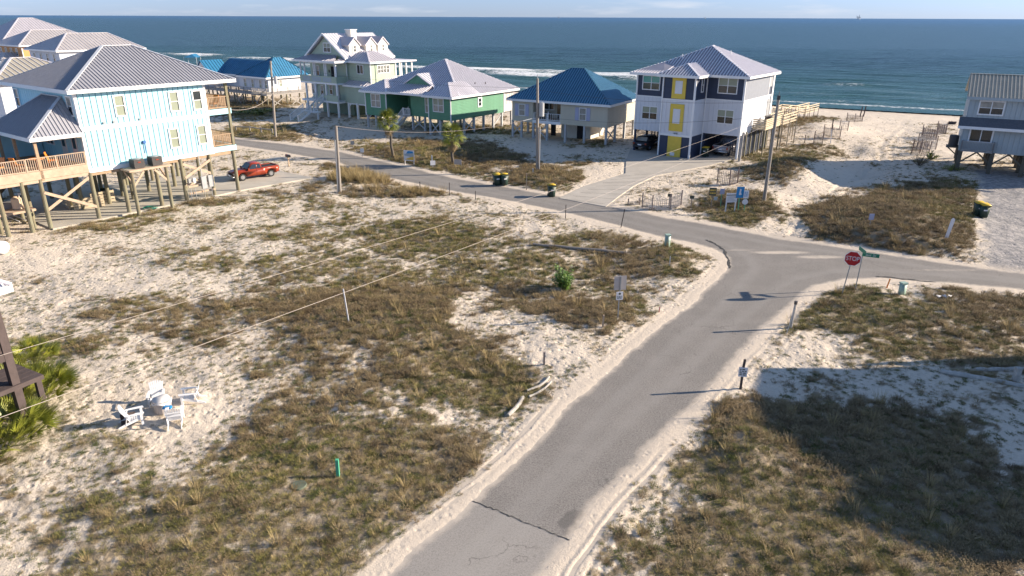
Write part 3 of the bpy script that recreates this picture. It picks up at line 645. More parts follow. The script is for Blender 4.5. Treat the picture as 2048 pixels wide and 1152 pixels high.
def stairs(root, p, q, w, side, mt='white_trim', n_=12, rail=True, name='stairs', stepm=None):
    "straight flight from foot p to head q, side = unit vector of its width"
    p, q, sd = Vector(p), Vector(q), Vector(side).normalized()*w; s_ = MB(); h = (q-p)/n_; f = Vector((q.x-p.x,q.y-p.y,0)).normalized()
    s_.bar(p,q,.06,.26); s_.bar(p+sd,q+sd,.06,.26); o = s_.build(name, M[mt], root); first = None
    for i in range(n_):
        c = p+h*(i+.8); m_ = MB().bar(c,c+sd,.28,.045); m_.build('tread', M[stepm or mt], o)
    if rail:
        for e in (Vector((0,0,0)),sd):
            r_, b_ = MB(), MB(); up = Vector((0,0,.95)); r_.bar(p+e+up,q+e+up,.08,.06); r_.bar(p+e+up*.15,q+e+up*.15,.05,.06); r_.bar(p+e,p+e+up*1.08,.1); r_.bar(q+e,q+e+up*1.08,.1)
            k = int((q-p).length/.16)
            for i in range(1,k): c = p+(q-p)*i/k+e; b_.bar(c+Vector((0,0,.14)),c+up,.035)
            rr = r_.build('handrail', M[mt], o); b_.build('baluster', M[mt], rr, kind='stuff') if False else b_.build('handrail_balusters', M[mt], o, kind='stuff')
    return o
def vent(root, x, y, z, h=.45, mt='white_trim'): return MB().cyl((x,y,z-.1),(x,y,z+h),.06,.06,8).build('vent_pipe', M[mt], root)
# ------------------------------------------------------------------ 1 aqua house
H = thing('stilt_house','large aqua board and batten house on round piles with grey metal hip roof','house',(*BFo,0),BFa)
X0,Y1 = -10.5,9.75
bx('wall','aqua_groove_shade',H, X0,-.03,.03,Y1-.03,3.5,9.05)
for z0,z1 in ((3.72,6.36),(6.66,8.92)):
    siding(H,'x',-.03,1,.22,Y1-.2,z0,z1,.405,'aqua_siding',gap=.055,d=.045); siding(H,'y',.03,-1,X0+.1,-.2,z0,z1,.405,'aqua_siding')
t_ = MB()
for a_ in ((-.03,.035,-.035,.18,3.45,9.0),(-.03,.035,Y1-.2,Y1+.0,3.45,9.0),(-.2,-.04,-.035,.03,3.45,9.0),(-.03,.06,-.03,Y1,3.42,3.72),(-.03,.06,.0,Y1,6.36,6.66),(X0,-.04,-.05,.02,6.36,6.64),(-.03,.05,.18,Y1-.2,8.92,9.02),(X0,-.2,-.04,.03,8.92,9.03),(X0-.02,X0+.1,-.05,.03,3.5,9.0)): t_.box(*a_)
t_.build('trim_board', M['white_trim'], H)
for y0,z0,pm in ((2.55,7.1,('glass_blind','glass_blind')),(6.66,7.05,('glass_blind','glass_blind')),(8.55,7.0,('glass_blind','glass_dark')),(6.2,4.3,('glass_blind','glass_blind')),(8.52,4.3,('glass_blind','glass_blind'))):
    window(H,'x',.005,y0,y0+.82,z0,z0+1.55,1,1,2,pm,fw=.1,proud=.075)
for x0 in (-1.25,-10.35): window(H,'y',-.005,x0,x0+.85,7.35,8.75,-1,1,2,('glass_dark','glass_curtain'),fw=.09,proud=.075)
hip(H,X0-.6,.6,-.6,12.2,9.2,11.8,'grey_metal_roof','roof_rib_grey','y',4.9,7.1,rib=.27,rw=.035,rh=.055,capm='roof_cap_grey')
for p in ((-3.0,2.6,10.15),(-8.2,3.9,10.1)): vent(H,*p,.5)
bx('soffit','white_trim',H,X0-.5,.5,-.5,12.1,8.98,9.06)
# seaward balconies
for zf in (3.5,6.5):
    bx('balcony_floor','deck_wood',H,X0,-.05,Y1+.02,11.75,zf+.15,zf+.38); b_ = MB().box(-.05,.04,Y1+.02,11.8,zf-.02,zf+.42).box(X0,-.05,11.72,11.8,zf-.02,zf+.42)
    b_.build('balcony_fascia', M['aqua_siding'], H); railing(H,[(-.02,Y1+.1,zf+.42),(-.02,11.7,zf+.42),(X0+.1,11.7,zf+.42)],.95,'deck_wood',.12)
for x,y in ((-.05,11.6),(-3.6,11.6),(-7.0,11.6),(X0,11.6)):
    m_ = MB().box(x-.1,x+.1,y-.1,y+.1,3.9,9.0).build('balcony_post',M['pile_wood'],H)
bx('door','door_white',H,-3,-2.1,Y1,Y1+.03,6.8,8.9)
for py in (-.0,2.2,4.74,6.8,9.25,11.45): pile(H,-.02,py,3.45,.15)
for px_ in (-3.8,-5.6,-9.4):
    for py in (.5,2.5,4.4,6.6,8.9,11.3): pile(H,px_,py,3.5,.15)
f_ = MB()
for x in (-.15,-3.8,-5.6,-9.4): f_.box(x-.12,x+.12,.0,11.6,3.2,3.46)
f_.build('floor_beam',M['deck_wood'],H)
for a_,b_ in (((0,0,3.2),(0,-3.2,1.35)),((.08,0,.95),(.08,-3.2,2.6)),((.05,6.9,3.0),(.05,9.2,1.9)),((.12,6.9,1.9),(.12,9.2,3.0)),((.05,6.9,1.35),(.05,9.2,1.35)),((-3.8,4.4,2.6),(-3.8,6.6,3.4)),((-5.6,.5,3.3),(-5.6,2.5,2.2)),((-5.6,2.5,3.3),(-5.6,.5,2.2))): brace(H,a_,b_)
# AC shelf
bx('equipment_shelf','brace_wood',H,.06,1.45,2.1,5.3,3.28,3.42)
for py in (2.3,4.9): pile(H,1.25,py,3.28,.13,'pile_wood'); brace(H,(1.25,py,2.3),(.1,py+(.0),3.2),.06,.15); brace(H,(1.3,py,2.2),(1.3,py+(.9 if py < 3 else -.9),3.2),.06,.15)
# meter boards
for z_ in (.6,1.15,1.6): brace(H,(.2,7.0,z_),(.2,9.25,z_),.05,.14)
for py,w_,h_,mt in ((8.05,.42,1.0,'galv'),(8.65,.42,.95,'galv'),(6.95,.22,.35,'steel_grey'),(7.35,.2,.4,'sign_white')): bx('meter_box',mt,H,.26,.46,py,py+w_,1.85-h_,1.85)
for py in (7.05,7.45,8.2,8.85): MB().cyl((.36,py,0),(.36,py,1.0),.035,.035,6).build('conduit',M['galv'],H)
MB().cyl((.1,8.3,1.8),(.06,8.3,3.5),.04,.04,6).build('conduit',M['galv'],H)
bx('vent_hood','blue_plastic',H,.01,.16,4.1,4.3,5.0,5.2); MB().cyl((.1,4.2,4.3),(.1,4.2,5.0),.03,.03,6).build('conduit',M['blue_plastic'],H)
for y_ in (1.55,2.25,4.15): bx('soffit_vent','steel_grey',H,.03,.1,y_,y_+.14,6.72,6.86)
# porch wing
bx('porch_deck','deck_wood',H,-9.6,.0,-9.5,-.06,3.85,4.02); bx('deck_fascia','brace_wood',H,.0,.07,-9.5,-.05,3.52,4.08)
bx('deck_fascia','brace_wood',H,-.02,.04,-9.5,-.05,3.3,3.5)
railing(H,[(0.02,-.12,4.04),(.02,-9.5,4.04)],.92,'brace_wood',.13)
for py in (-3.25,-4.4,-5.85,-7.6,-9.3): pile(H,-.05,py,3.5,.15)
for px_ in (-3.8,-6.9,-9.4):
    for py in (-3.0,-5.9,-9.0): pile(H,px_,py,3.85,.15)
for x,y in ((-.02,-3.05),(-3.6,-3.05),(-6.4,-3.05)): MB().box(x-.09,x+.09,y-.09,y+.09,3.4,6.2).build('porch_post',M['deck_wood'],H)
bx('beam','brace_wood',H,-7.3,.1,-3.15,-2.95,6.0,6.22); bx('beam','brace_wood',H,-.1,.1,-3.0,-.1,6.0,6.22)
bx('wall','aqua_siding',H,-10.5,-7.1,-9.5,-.08,4.02,6.6)
roof(H,[[(-7.4,-3.45,6.32),(.42,-3.45,6.32),(-2.0,-.06,8.62),(-5.0,-.06,8.62)],[(.42,-3.45,6.32),(.42,-.06,6.32),(-2.0,-.06,8.62)],[(-7.4,-.06,6.32),(-7.4,-3.45,6.32),(-5.0,-.06,8.62)]],'grey_metal_roof','roof_rib_grey',[((.42,-3.45,6.32),(-2.0,-.06,8.62)),((-7.4,-3.45,6.32),(-5.0,-.06,8.62)),((-2,-.08,8.62),(-5,-.08,8.62))],rib=.25,rw=.035,rh=.055,capm='roof_cap_grey')
for x0,mt in ((-1.9,'door_white'),(-3.7,'door_white')): d_ = bx('door',mt,H,x0,x0+.85,-.04,.0,4.05,6.1); bx('door_glass','glass_dark',d_,x0+.18,x0+.67,-.05,-.035,5.0,5.9)
window(H,'y',-.02,-6.3,-4.9,4.9,6.1,-1,2,2,('glass_dark','glass_dark'))
# back stair under deck
stairs(H,(-8.6,-5.2,.1),(-8.6,-.8,3.9),1.1,(1,0,0),'pile_dark',14)
# AC units
def ac(y, lab):
    c = Vector(fr(BFo,BFa,.8,y)); a_ = thing('air_conditioner',lab,'air conditioner',(c.x,c.y,3.42),BFa,'air conditioners on the shelf of the aqua house')
    MB().box(-.38,.38,-.38,.38,.03,.66).build('body',M['ac_metal'],a_); f = MB()
    for i in range(10):
        z_ = .1+i*.055; f.box(-.395,.395,-.395,.395,z_,z_+.018)
    f.build('louvre',M['ac_metal'],a_,kind='stuff'); MB().cyl((0,0,.66),(0,0,.70),.31,.28,20).build('fan_guard',M['steel_grey'],a_); MB().box(.395,.41,-.10,.10,.42,.5).build('badge',M['red_paint'],a_)
ac(3.05,'dark brown air conditioner on the wooden shelf, nearer the porch roof'); ac(4.4,'dark brown air conditioner on the wooden shelf, nearer the street')
# ------------------------------------------------------------------ 2 navy and white house
a36 = R(-36.87); o2 = (.8*-25.5+.6*73.56, .6*25.5+.8*73.56)
H = thing('beach_house','three storey white and navy house with yellow centre panels and metal hip roof','house',(*o2,0),a36)
bx('wall','white_siding',H,-4.15,-.02,.02,8.9,2.4,6.0); bx('upper_wall','navy_siding',H,-4.15,-.02,.02,8.9,6.0,8.4)
bx('wall','white_siding',H,-7.75,-4.13,-2.8,6,2.3,6.0); bx('upper_wall','navy_siding',H,-7.75,-4.13,-2.8,6,6.0,8.4); bx('garage_wall','navy_siding',H,-7.75,-4.13,-2.8,6,-.1,2.3)
bx('wall','white_siding',H,-11.3,-7.77,-1.8,8.9,2.35,6.05); bx('upper_wall','navy_siding',H,-11.3,-7.77,-1.8,8.9,6.05,8.4)
bx('side_cladding','slate_cladding',H,-.02,.03,.02,7.7,6.03,8.35)
siding(H,'x',-.02,1,.1,7.7,2.42,5.98,.6,'white_siding',d=.04); siding(H,'y',.02,-1,-4.05,-.12,2.42,5.98,.5,'white_siding',d=.03)
siding(H,'y',-1.8,-1,-11.2,-7.85,2.4,5.98,.5,'white_siding',d=.03); siding(H,'y',-2.8,-1,-7.65,-6.72,2.4,5.95,.47,'white_siding',d=.03); siding(H,'y',-2.8,-1,-5.1,-4.25,2.4,5.95,.43,'white_siding',d=.03)
t_ = MB()
for a_ in ((-4.25,-4.05,-2.88,-2.76,0,8.4),(-7.8,-7.66,-2.88,-2.76,0,8.4),(-.12,.07,-.05,.05,-.2,8.4),(-4.1,-3.98,-.04,.02,.0,8.4),(-11.36,-11.2,-1.86,-1.8,2.3,8.4),(-7.85,-4.05,-2.86,-2.8,5.93,6.05),(-4.1,0,-.04,.02,5.95,6.05),(-11.3,-7.8,-1.86,-1.8,5.97,6.08),(-.02,.06,0,8.9,5.97,6.05),(-.02,.09,8.75,9.2,-.4,8.4),(-.02,.05,7.6,7.75,5.9,8.4),(-7.8,-4.1,-2.86,-2.8,2.2,2.42)): t_.box(*a_)
t_.build('trim_board',M['white_trim'],H)
for z0,z1,iz0,iz1 in ((6.1,8.28,6.6,7.9),(2.75,5.55,3.55,5.05),(.02,2.2,None,None)):
    p_ = bx('yellow_panel','yellow_panel',H,-6.68,-5.16,-2.9,-2.79,z0,z1)
    if iz0: bx('panel_inset','white_siding',p_,-6.32,-5.52,-2.93,-2.9,iz0,iz1)
bx('pet_door','sign_white',H,-6.3,-5.8,-2.93,-2.89,.15,.5)
txt('1840',.26,M['sign_dark'],H,(-5.9,-2.87,2.5),(PI/2,0,0),'house_number')
window(H,'y',0.0,-2.85,-.75,6.62,8.25,-1,2,2,('glass_dark','glass_blind')); window(H,'y',0.0,-2.65,-.8,3.55,5.05,-1,2,2,('glass_dark','glass_blind'))
window(H,'y',-1.82,-10.65,-8.55,6.68,8.2,-1,2,2,('glass_dark','glass_teal')); window(H,'y',-1.82,-10.5,-8.6,3.55,5.0,-1,2,2,('glass_dark','glass_blind'))
window(H,'x',-4.12,-1.35,-.75,6.7,8.2,1,1,2,('glass_dark','glass_dark'),'white_trim')
bx('balcony_recess','steel_grey',H,-.02,.035,7.8,8.7,6.9,8.3); bx('balcony_recess','steel_grey',H,-.02,.035,7.8,8.7,3.6,5.6)
hip(H,-11.95,.6,-.6,9.3,8.45,11.15,'lilac_metal_roof','roof_rib_lilac_lit','y',4.2,4.6,off=.1,rib=.33,rw=.09,rh=.09)
roof(H,[[(-11.95,-2.4,8.45),(-7.9,-2.4,8.45),(-7.9,.9,9.25),(-9.6,.9,9.45)],[(-11.95,2.5,8.45),(-11.95,-2.4,8.45),(-9.6,.9,9.45),(-9.6,2.5,9.45)]],'lilac_metal_roof','roof_rib_lilac_lit',rib=.33,name='wing_roof',rw=.09)
roof(H,[[(-8.3,-3.35,8.46),(-3.6,-3.35,8.46),(-5.95,-1.0,9.5)]],'lilac_metal_roof','roof_rib_lilac_lit',[((-3.6,-3.35,8.46),(-5.95,-1.0,9.5)),((-8.3,-3.35,8.46),(-5.95,-1.0,9.5))],rib=.33,name='tower_roof',rw=.09)
roof(H,[[(-3.6,-3.35,8.46),(-3.6,-.6,8.46),(-5.95,1.45,9.5),(-5.95,-1.0,9.5)],[(-8.3,1.45,8.46),(-8.3,-3.35,8.46),(-5.95,-1.0,9.5),(-5.95,1.45,9.5)]],'white_metal_roof','roof_rib_lilac_lit',rib=.4,name='side_roof')
vent(H,-8,2,9.9,.4); vent(H,-3.6,4.6,10.2,.5)
# carport piles, slats
for x,y in ((-11.2,-1.7),(-11.2,1.2),(-7.9,2.0),(-3.9,.1),(-.1,.1),(-.1,2.9),(-.1,5.9),(-.1,8.8),(-3.9,4),(-3.9,8.8),(-7.9,8.8),(-11.2,4.5),(-11.2,8.8)): pile(H,x,y,2.45,.1,'navy_siding' if x != -.1 else 'pile_grey',sq=True)
g_ = MB()
for i in range(17):
    z_ = .15+i*.13; g_.box(-.03,.03,.2,8.7,z_,z_+.06); g_.box(-11.2,-7.95,2.1,2.16,z_,z_+.06); g_.box(-11.25,-11.19,-1.7,8.7,z_,z_+.06); g_.box(-2.0,-.15,1.0,1.05,z_,z_+.06)
g_.build('carport_slats',M['navy_siding'],H,kind='stuff')
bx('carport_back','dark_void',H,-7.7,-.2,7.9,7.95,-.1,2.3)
for py in (1.6,3.1,4.5,5.9,7.3,8.4): MB().box(.12,.24,py,py+.14,-.5,2.7).build('fence_post',M['pile_wood'],H)
# pallet balcony and boardwalk deck
bx('equipment_deck','pallet_wood',H,.05,1.5,3.5,8.8,2.75,2.9)
for i in range(5): bx('slat_board','pallet_wood',H,.1,1.5,3.5,3.56,2.95+i*.2,3.08+i*.2)
for i in range(5): bx('slat_board','pallet_wood',H,1.46,1.52,3.58,8.8,2.95+i*.2,3.08+i*.2)
for py in (3.6,6.1,8.7): MB().box(1.38,1.5,py,py+.12,-.8,3.95).build('deck_post',M['pile_wood'],H)
MB().cyl((.8,6.4,2.9),(.8,6.4,3.9),.42,.40,14).cyl((.8,6.4,3.9),(.8,6.4,3.96),.46,.3,14).build('rooftop_unit',M['ac_metal'],H)
# ------------------------------------------------------------------ 3 green house
a34 = R(-34); H = thing('stilt_house','green clapboard house with pale purple metal roof on white stilts','house',(-10.58,90.18,0),a34)
bx('wall','green_siding',H,0,3.57,.03,6,1.95,4.75); bx('wall','green_siding',H,-4.4,-.02,1.6,8,1.85,4.75); bx('wall','green_siding',H,-11,-7.22,.03,6,1.7,4.72); bx('wall','green_siding',H,-11,3.57,4.2,11.4,1.9,4.8)
siding(H,'x',3.57,1,.1,11.35,2.02,4.72,.18,'green_siding',horiz=True,name='clapboard',gap=.02,d=.03)
siding(H,'y',.03,-1,.1,3.5,2.0,4.72,.3,'green_siding',horiz=True,name='clapboard',gap=.02); siding(H,'y',.03,-1,-10.9,-7.3,1.75,4.7,.3,'green_siding',horiz=True,name='clapboard',gap=.02)
bx('porch_wall','cream_siding',H,-1,3.5,11.42,13.7,1.95,4.7)
for y_ in (11.5,12.1,12.8,13.4): bx('screen_panel','sign_back',H,3.5,3.53,y_,y_+.42,2.9,4.5)
t_ = MB()
for x in (3.5,-.05): t_.box(x,x+.12,-.05,.04,1.9,4.75)
for x in (-11.06,-7.3): t_.box(x,x+.14,-.05,.04,1.65,4.75)
t_.box(3.5,3.65,11.35,11.5,1.9,4.8); t_.build('corner_board',M['white_trim'],H)
window(H,'y',0,.75,2.5,2.9,4.6,-1,2,2,('glass_curtain','glass_blind')); window(H,'y',0,-9.95,-8.2,2.75,4.5,-1,2,2,('glass_curtain','glass_curtain'))
window(H,'x',3.6,5.5,6.4,3.1,4.35,1,1,2,('glass_dark','glass_dark'),fw=.16); window(H,'y',1.58,-1.9,-1.1,2.4,4.4,-1,1,2,('glass_curtain','glass_blind'))
e_ = window(H,'y',4.15,-6.5,-4.5,2.0,4.4,-1,3,2,('glass_dark','glass_dark'),fw=.12)
zr = 8.75
roof(H,[[(-11.6,1.0,4.85),(4.2,1.0,4.85),(-2.9,7.2,zr)],[(4.2,1.0,4.85),(4.2,14.4,4.85),(-2.9,7.2,zr)],[(4.2,14.4,4.85),(-11.6,14.4,4.85),(-2.9,7.2,zr)],[(-11.6,14.4,4.85),(-11.6,1.0,4.85),(-2.9,7.2,zr)]],'lilac_metal_roof','roof_rib_lilac_lit',[((4.2,1.0,4.85),(-2.9,7.2,zr)),((4.2,14.4,4.85),(-2.9,7.2,zr))],rib=.34,rw=.1,rh=.09)
roof(H,[[(-.7,-.55,4.86),(4.22,-.55,4.86),(1.76,2.0,6.32)],[(4.22,-.55,4.86),(4.22,5.2,4.86),(1.76,5.2,6.32),(1.76,2.0,6.32)],[(-.7,3.4,4.86),(-.7,-.55,4.86),(1.76,2.0,6.32),(1.76,4.2,6.32)]],'pale_metal_roof','roof_rib_lilac_lit',[((4.22,-.55,4.86),(1.76,2.0,6.32))],rib=.36,name='wing_roof',rw=.09)
roof(H,[[(-11.62,-.55,4.84),(-6.6,-.55,4.84),(-9.1,2.0,6.25)],[(-6.6,-.55,4.84),(-6.6,3.4,4.84),(-9.1,4.6,6.25),(-9.1,2.0,6.25)],[(-11.62,5,4.84),(-11.62,-.55,4.84),(-9.1,2.0,6.25),(-9.1,5,6.25)]],'pale_metal_roof','roof_rib_lilac_lit',[((-6.6,-.55,4.84),(-9.1,2.0,6.25))],rib=.36,name='wing_roof',rw=.09)
roof(H,[[(-6.9,-.5,4.93),(-.4,-.5,4.93),(-1.0,2.4,5.95),(-6.0,2.4,5.95)]],'lilac_metal_roof','roof_rib_lilac_lit',rib=.36,name='porch_roof')
roof(H,[[(-.6,1.9,5.65),(-.6,4.2,5.65),(-3.4,5.6,7.15),(-3.4,1.9,7.15)],[(-6.2,4.2,5.65),(-6.2,1.9,5.65),(-3.4,1.9,7.15),(-3.4,5.6,7.15)]],'white_metal_roof','roof_rib_lilac_lit',rib=.5,name='gable_roof')
MB().prism([(-5.9,2.05,5.68),(-.9,2.05,5.68),(-3.4,2.05,7.02)],(0,.1,0)).build('gable',M['green_siding'],H)
for p in ((3.45,.2),(.05,.2),(-10.9,.2),(-9.4,.2),(-7.3,.2),(-4.3,1.8),(-2.2,1.8),(3.4,2.8),(3.4,4.9),(3.4,7.0),(3.4,9.2),(3.4,11.2),(3.4,13.5),(1,4),(1,8),(-2,5),(-2,9),(-6,5),(-6,9),(-10.8,5),(-10.8,10)): pile(H,*p,2.1,.12,'pile_grey',sq=True,zb=-2)
for a_,b_ in (((.05,.2,1.7),(1.6,.2,.1)),((1.7,.2,1.7),(.1,.2,.1)),((3.45,.2,1.8),(2.2,.2,.7)),((-4.3,1.8,1.6),(-2.2,1.8,.2)),((-2.2,1.8,1.6),(-4.3,1.8,.2)),((3.4,2.8,.3),(3.4,4.9,1.7)),((3.4,4.9,.3),(3.4,2.8,1.7)),((3.4,9.2,.3),(3.4,11.2,1.7)),((-10.9,.2,1.1),(-10.2,.2,1.75)),((-7.3,.2,1.1),(-8.0,.2,1.75))): brace(H,a_,b_,.06,.14,'pile_grey')
pile(H,1.7,.2,2.0,.12,'pile_grey',sq=True,zb=-2)
bx('porch_floor','pile_grey',H,-6.6,-4.4,1.2,4.2,1.75,1.9); railing(H,[(-5.4,1.25,1.9),(-4.3,1.25,1.9)],.9,'white_trim',.14)
stairs(H,(-7.9,1.3,-.4),(-5.5,1.3,1.85),1.0,(0,1,0),'white_trim',10)
vent(H,2.4,6.6,5.9,.2,'ac_metal'); vent(H,2.6,8.6,5.8,.2,'ac_metal')
# ------------------------------------------------------------------ 4 beige house
a30 = R(-30); H = thing('stilt_house','cream house with dark blue metal hip roof and lavender shutters on stilts','house',(2.43,87.12,0),a30)
bx('wall','beige_siding',H,-2.9,.05,0.02,9.2,2.0,4.6); bx('wall','beige_siding',H,3.75,9.8,0.02,9.2,2.05,4.6); bx('wall','beige_siding',H,0,3.8,2.5,9.2,2.0,4.6)
siding(H,'y',.02,-1,-2.85,0,2.05,4.55,.25,'beige_siding',horiz=True,name='clapboard',d=.03,gap=.015); siding(H,'y',.02,-1,3.8,9.75,2.1,4.55,.25,'beige_siding',horiz=True,name='clapboard',d=.03,gap=.015); siding(H,'x',9.8,1,.05,9.15,2.1,4.55,.25,'beige_siding',horiz=True,name='clapboard',d=.03,gap=.015)
bx('fascia_board','white_trim',H,-.0,3.8,-.03,.05,1.95,2.3); bx('porch_floor','deck_wood',H,.05,3.75,.05,2.5,2.2,2.3)
for x0,z0,z1 in ((-1.95,2.68,4.12),(6.2,2.66,4.16)):
    window(H,'y',-.01,x0,x0+.95,z0,z1,-1,1,2,('glass_curtain','glass_curtain'),fw=.09)
    for s_ in (x0-.5,x0+.98): bx('shutter','lavender_shutter',H,s_,s_+.45,-.06,-.01,z0,z1)
window(H,'y',2.48,.25,1.7,3.3,4.4,-1,2,1,('glass_dark',)); d_ = bx('door','glass_dark',H,2.1,3.1,2.44,2.5,2.35,4.35); bx('porch_seat','sign_dark',H,.5,1.4,1.6,2.2,2.32,3.0)
for x in (.5,2.0): MB().box(x,x+.1,.1,.2,2.3,3.4).build('porch_post',M['white_trim'],H)
railing(H,[(.1,.15,2.3),(3.7,.15,2.3)],.85,'white_trim',.3)
window(H,'x',9.83,5.0,5.6,3.7,4.2,1,1,1,('sign_back',))
hip(H,-3.4,10.3,-.5,9.7,4.68,8.2,'blue_metal_roof','roof_rib_blue_lit','x',2.9,4.6,rib=.33,capm='blue_metal_roof',rw=.09,rh=.09)
for p in ((-2.85,.15),(-1.6,.15),(.05,.15),(1.95,.15),(4.4,.15),(6.9,.15),(9.6,.3),(9.6,3),(9.6,6),(9.6,9),(-2.8,4),(-2.8,9),(2,5),(2,9),(5.5,5),(5.5,9)): pile(H,*p,2.1,.12,'pile_grey',sq=True)
for a_,b_ in (((-2.85,.15,1.7),(-1.6,.15,.4)),((-1.6,.15,1.7),(-2.85,.15,.4)),((.05,.15,1.8),(1.95,.15,.1)),((1.95,.15,1.8),(.05,.15,.1)),((9.6,.3,1.8),(9.6,3,.3)),((9.6,3,1.8),(9.6,.3,.3))): brace(H,a_,b_,.06,.13,'pile_grey')
bx('storage_room','cream_siding',H,2.2,6.2,3.5,7.5,-.2,2.0); bx('storage_door','dark_void',H,4.4,5.3,3.47,3.5,-.1,1.8); bx('storage_door','dark_void',H,.5,1.2,4,4.05,-.1,1.7)
# ------------------------------------------------------------------ 5 sage mansion
H = thing('beach_house','tall sage green house with white gables, three dormers and double porch','house',(-25.61,104.95,0),a36)
bx('wall','sage_siding',H,-8,.27,2.02,11,2.3,8.45); bx('ground_wall','sage_dark',H,-7.6,-.3,3.4,10.5,-.6,2.3)
siding(H,'y',2.02,-1,-8,.2,5.0,8.3,.3,'sage_siding',horiz=True,name='clapboard',gap=.012,d=.02)
bx('wall','sage_siding',H,.28,5.0,2.3,7.0,2.2,7.95); bx('bump_corner','white_trim',H,4.95,5.04,2.24,2.36,2.2,7.95); bx('bump_corner','white_trim',H,.2,.3,1.98,2.06,2.2,8.4)
# main gable roof ridge along y
zg = 11.65; roof(H,[[(.7,1.5,8.35),(.7,11.4,8.35),(-3.9,11.4,zg),(-3.9,1.5,zg)],[(-8.5,11.4,8.35),(-8.5,1.5,8.35),(-3.9,1.5,zg),(-3.9,11.4,zg)]],'white_metal_roof','white_metal_roof',rib=.5)
for y_ in (2.0,10.98): MB().prism([(-8,y_,8.4),(.3,y_,8.4),(-3.9,y_,11.3)],(0,.05,0)).build('gable',M['sage_siding'],H)
MB().bar((.72,1.48,8.3),(-3.9,1.48,zg-.05),.08,.24).bar((-8.5,1.48,8.3),(-3.9,1.48,zg-.05),.08,.24).build('barge_board',M['white_trim'],H)
window(H,'y',1.99,-4.5,-2.8,9.0,10.4,-1,2,2,('glass_dark','glass_blind'),fw=.12)
c_ = bx('chimney','cream_siding',H,-3.6,-2.4,5.6,6.7,10.6,12.1); bx('chimney_cap','white_trim',c_,-3.7,-2.3,5.5,6.8,12.1,12.2)
for yd,z_ in ((4.25,11.15),(7.5,11.15),(9.9,11.15)):
    d_ = MB().box(-3.0,-.25,yd-1.0,yd+1.0,9.0,10.2).prism([(-3.2,yd-1,10.2),(-3.2,yd+1,10.2),(-3.2,yd,11.05)],(2.95,0,0)).build('dormer',M['cream_siding'],H)
    MB().prism([(-.1,yd-1.25,10.05),(-.1,yd,z_+.05),(-.1,yd,z_-.1),(-.1,yd-1.2,9.92)],(-3.4,0,0)).build('dormer_roof',M['pale_metal_roof'],d_)
    MB().prism([(-.1,yd+1.25,10.05),(-.1,yd,z_+.05),(-.1,yd,z_-.1),(-.1,yd+1.2,9.92)],(-3.4,0,0)).build('dormer_roof',M['pale_metal_roof'],d_)
    window(H,'x',-.24,yd-.35,yd+.35,9.05,10.1,1,1,2,('glass_dark','glass_dark'),fw=.12)
    MB().prism([(-8.1,yd-1.25,10.05),(-8.1,yd,z_+.05),(-8.1,yd+1.25,10.05)],(2.5,0,0)).build('dormer_roof',M['lilac_metal_roof'],H) if yd < 5 else None
# bump roof
roof(H,[[(.2,1.85,7.98),(5.5,1.85,7.98),(2.8,3.9,9.3),(1.2,3.9,9.3)],[(5.5,1.85,7.98),(5.5,7.5,7.98),(2.8,5.4,9.3),(2.8,3.9,9.3)],[(5.5,7.5,7.98),(.2,7.5,7.98),(1.2,5.4,9.3),(2.8,5.4,9.3)]],'pale_metal_roof','white_metal_roof',[((5.5,1.85,7.98),(2.8,3.9,9.3))],rib=.5,name='bump_roof')
window(H,'x',5.0,3.6,6.0,6.35,7.5,1,4,2,('glass_dark','glass_dark')); window(H,'y',2.28,2.2,3.6,6.25,7.55,-1,2,1,('glass_dark',)); bx('downpipe','sage_dark',H,5.0,5.06,3.2,3.28,2.3,7.9)
for x0 in (1.3,3.2): window(H,'y',2.28,x0,x0+.85,2.9,4.5,-1,1,2,('glass_dark','glass_curtain'))
roof(H,[[(.2,1.0,4.72),(5.5,1.0,4.72),(4.4,2.3,5.3),(.2,2.3,5.3)],[(5.5,1.0,4.72),(5.5,3.0,4.72),(4.4,3.0,5.3),(4.4,2.3,5.3)]],'pale_metal_roof','white_metal_roof',rib=.6,name='pent_roof'); bx('pent_corner','sage_siding',H,.3,4.95,1.3,2.3,2.2,4.7)
# double porch
bx('porch_floor','white_trim',H,-8,.3,-.05,2.0,4.7,4.95); bx('porch_floor','white_trim',H,-8,.3,-.05,2.0,2.1,2.35); bx('porch_frieze','white_trim',H,-8,.3,.0,.12,7.6,7.95); bx('porch_frieze','white_trim',H,.15,.28,.0,2,7.6,7.95)
roof(H,[[(-8.7,-.6,8.0),(.85,-.6,8.0),(-1.6,1.98,8.72),(-7.2,1.98,8.72)],[(.85,-.6,8.0),(.85,2.0,8.0),(-.6,2.0,8.45)]],'pale_metal_roof','lilac_metal_roof',rib=.6,name='porch_roof')
for x in (-7.8,-6.9,-4.75,-4.4,-2.3,-1.95,.0,.2): MB().box(x-.08,x+.08,.0,.16,4.95,7.62).build('column',M['white_trim'],H)
for x in (-6.9,-4.7,-2.3,.1): MB().box(x-.12,x+.12,.0,.22,-.8,4.72).build('column',M['white_trim'],H)
bx('solid_rail','sage_siding',H,-8,.3,-.06,.0,4.95,5.85); bx('solid_rail','sage_siding',H,.26,.32,-.05,2,4.95,5.85); bx('solid_rail','sage_siding',H,-2.3,.3,-.05,.0,2.35,3.2)
for x0,x1 in ((-7.3,-5.6),(-5.2,-3.1),(-2.7,-.8)): bx('rail_grille','greyblue_siding',H,x0,x1,-.08,-.06,5.05,5.7)
bx('door','dark_void',H,-3.2,-1.9,1.97,2.02,5.0,7.1); bx('door','glass_curtain',H,-2.6,-1.6,1.97,2.02,2.4,4.4); bx('wall_lamp','sign_dark',H,-3.7,-3.5,1.9,2.0,6.2,6.6)
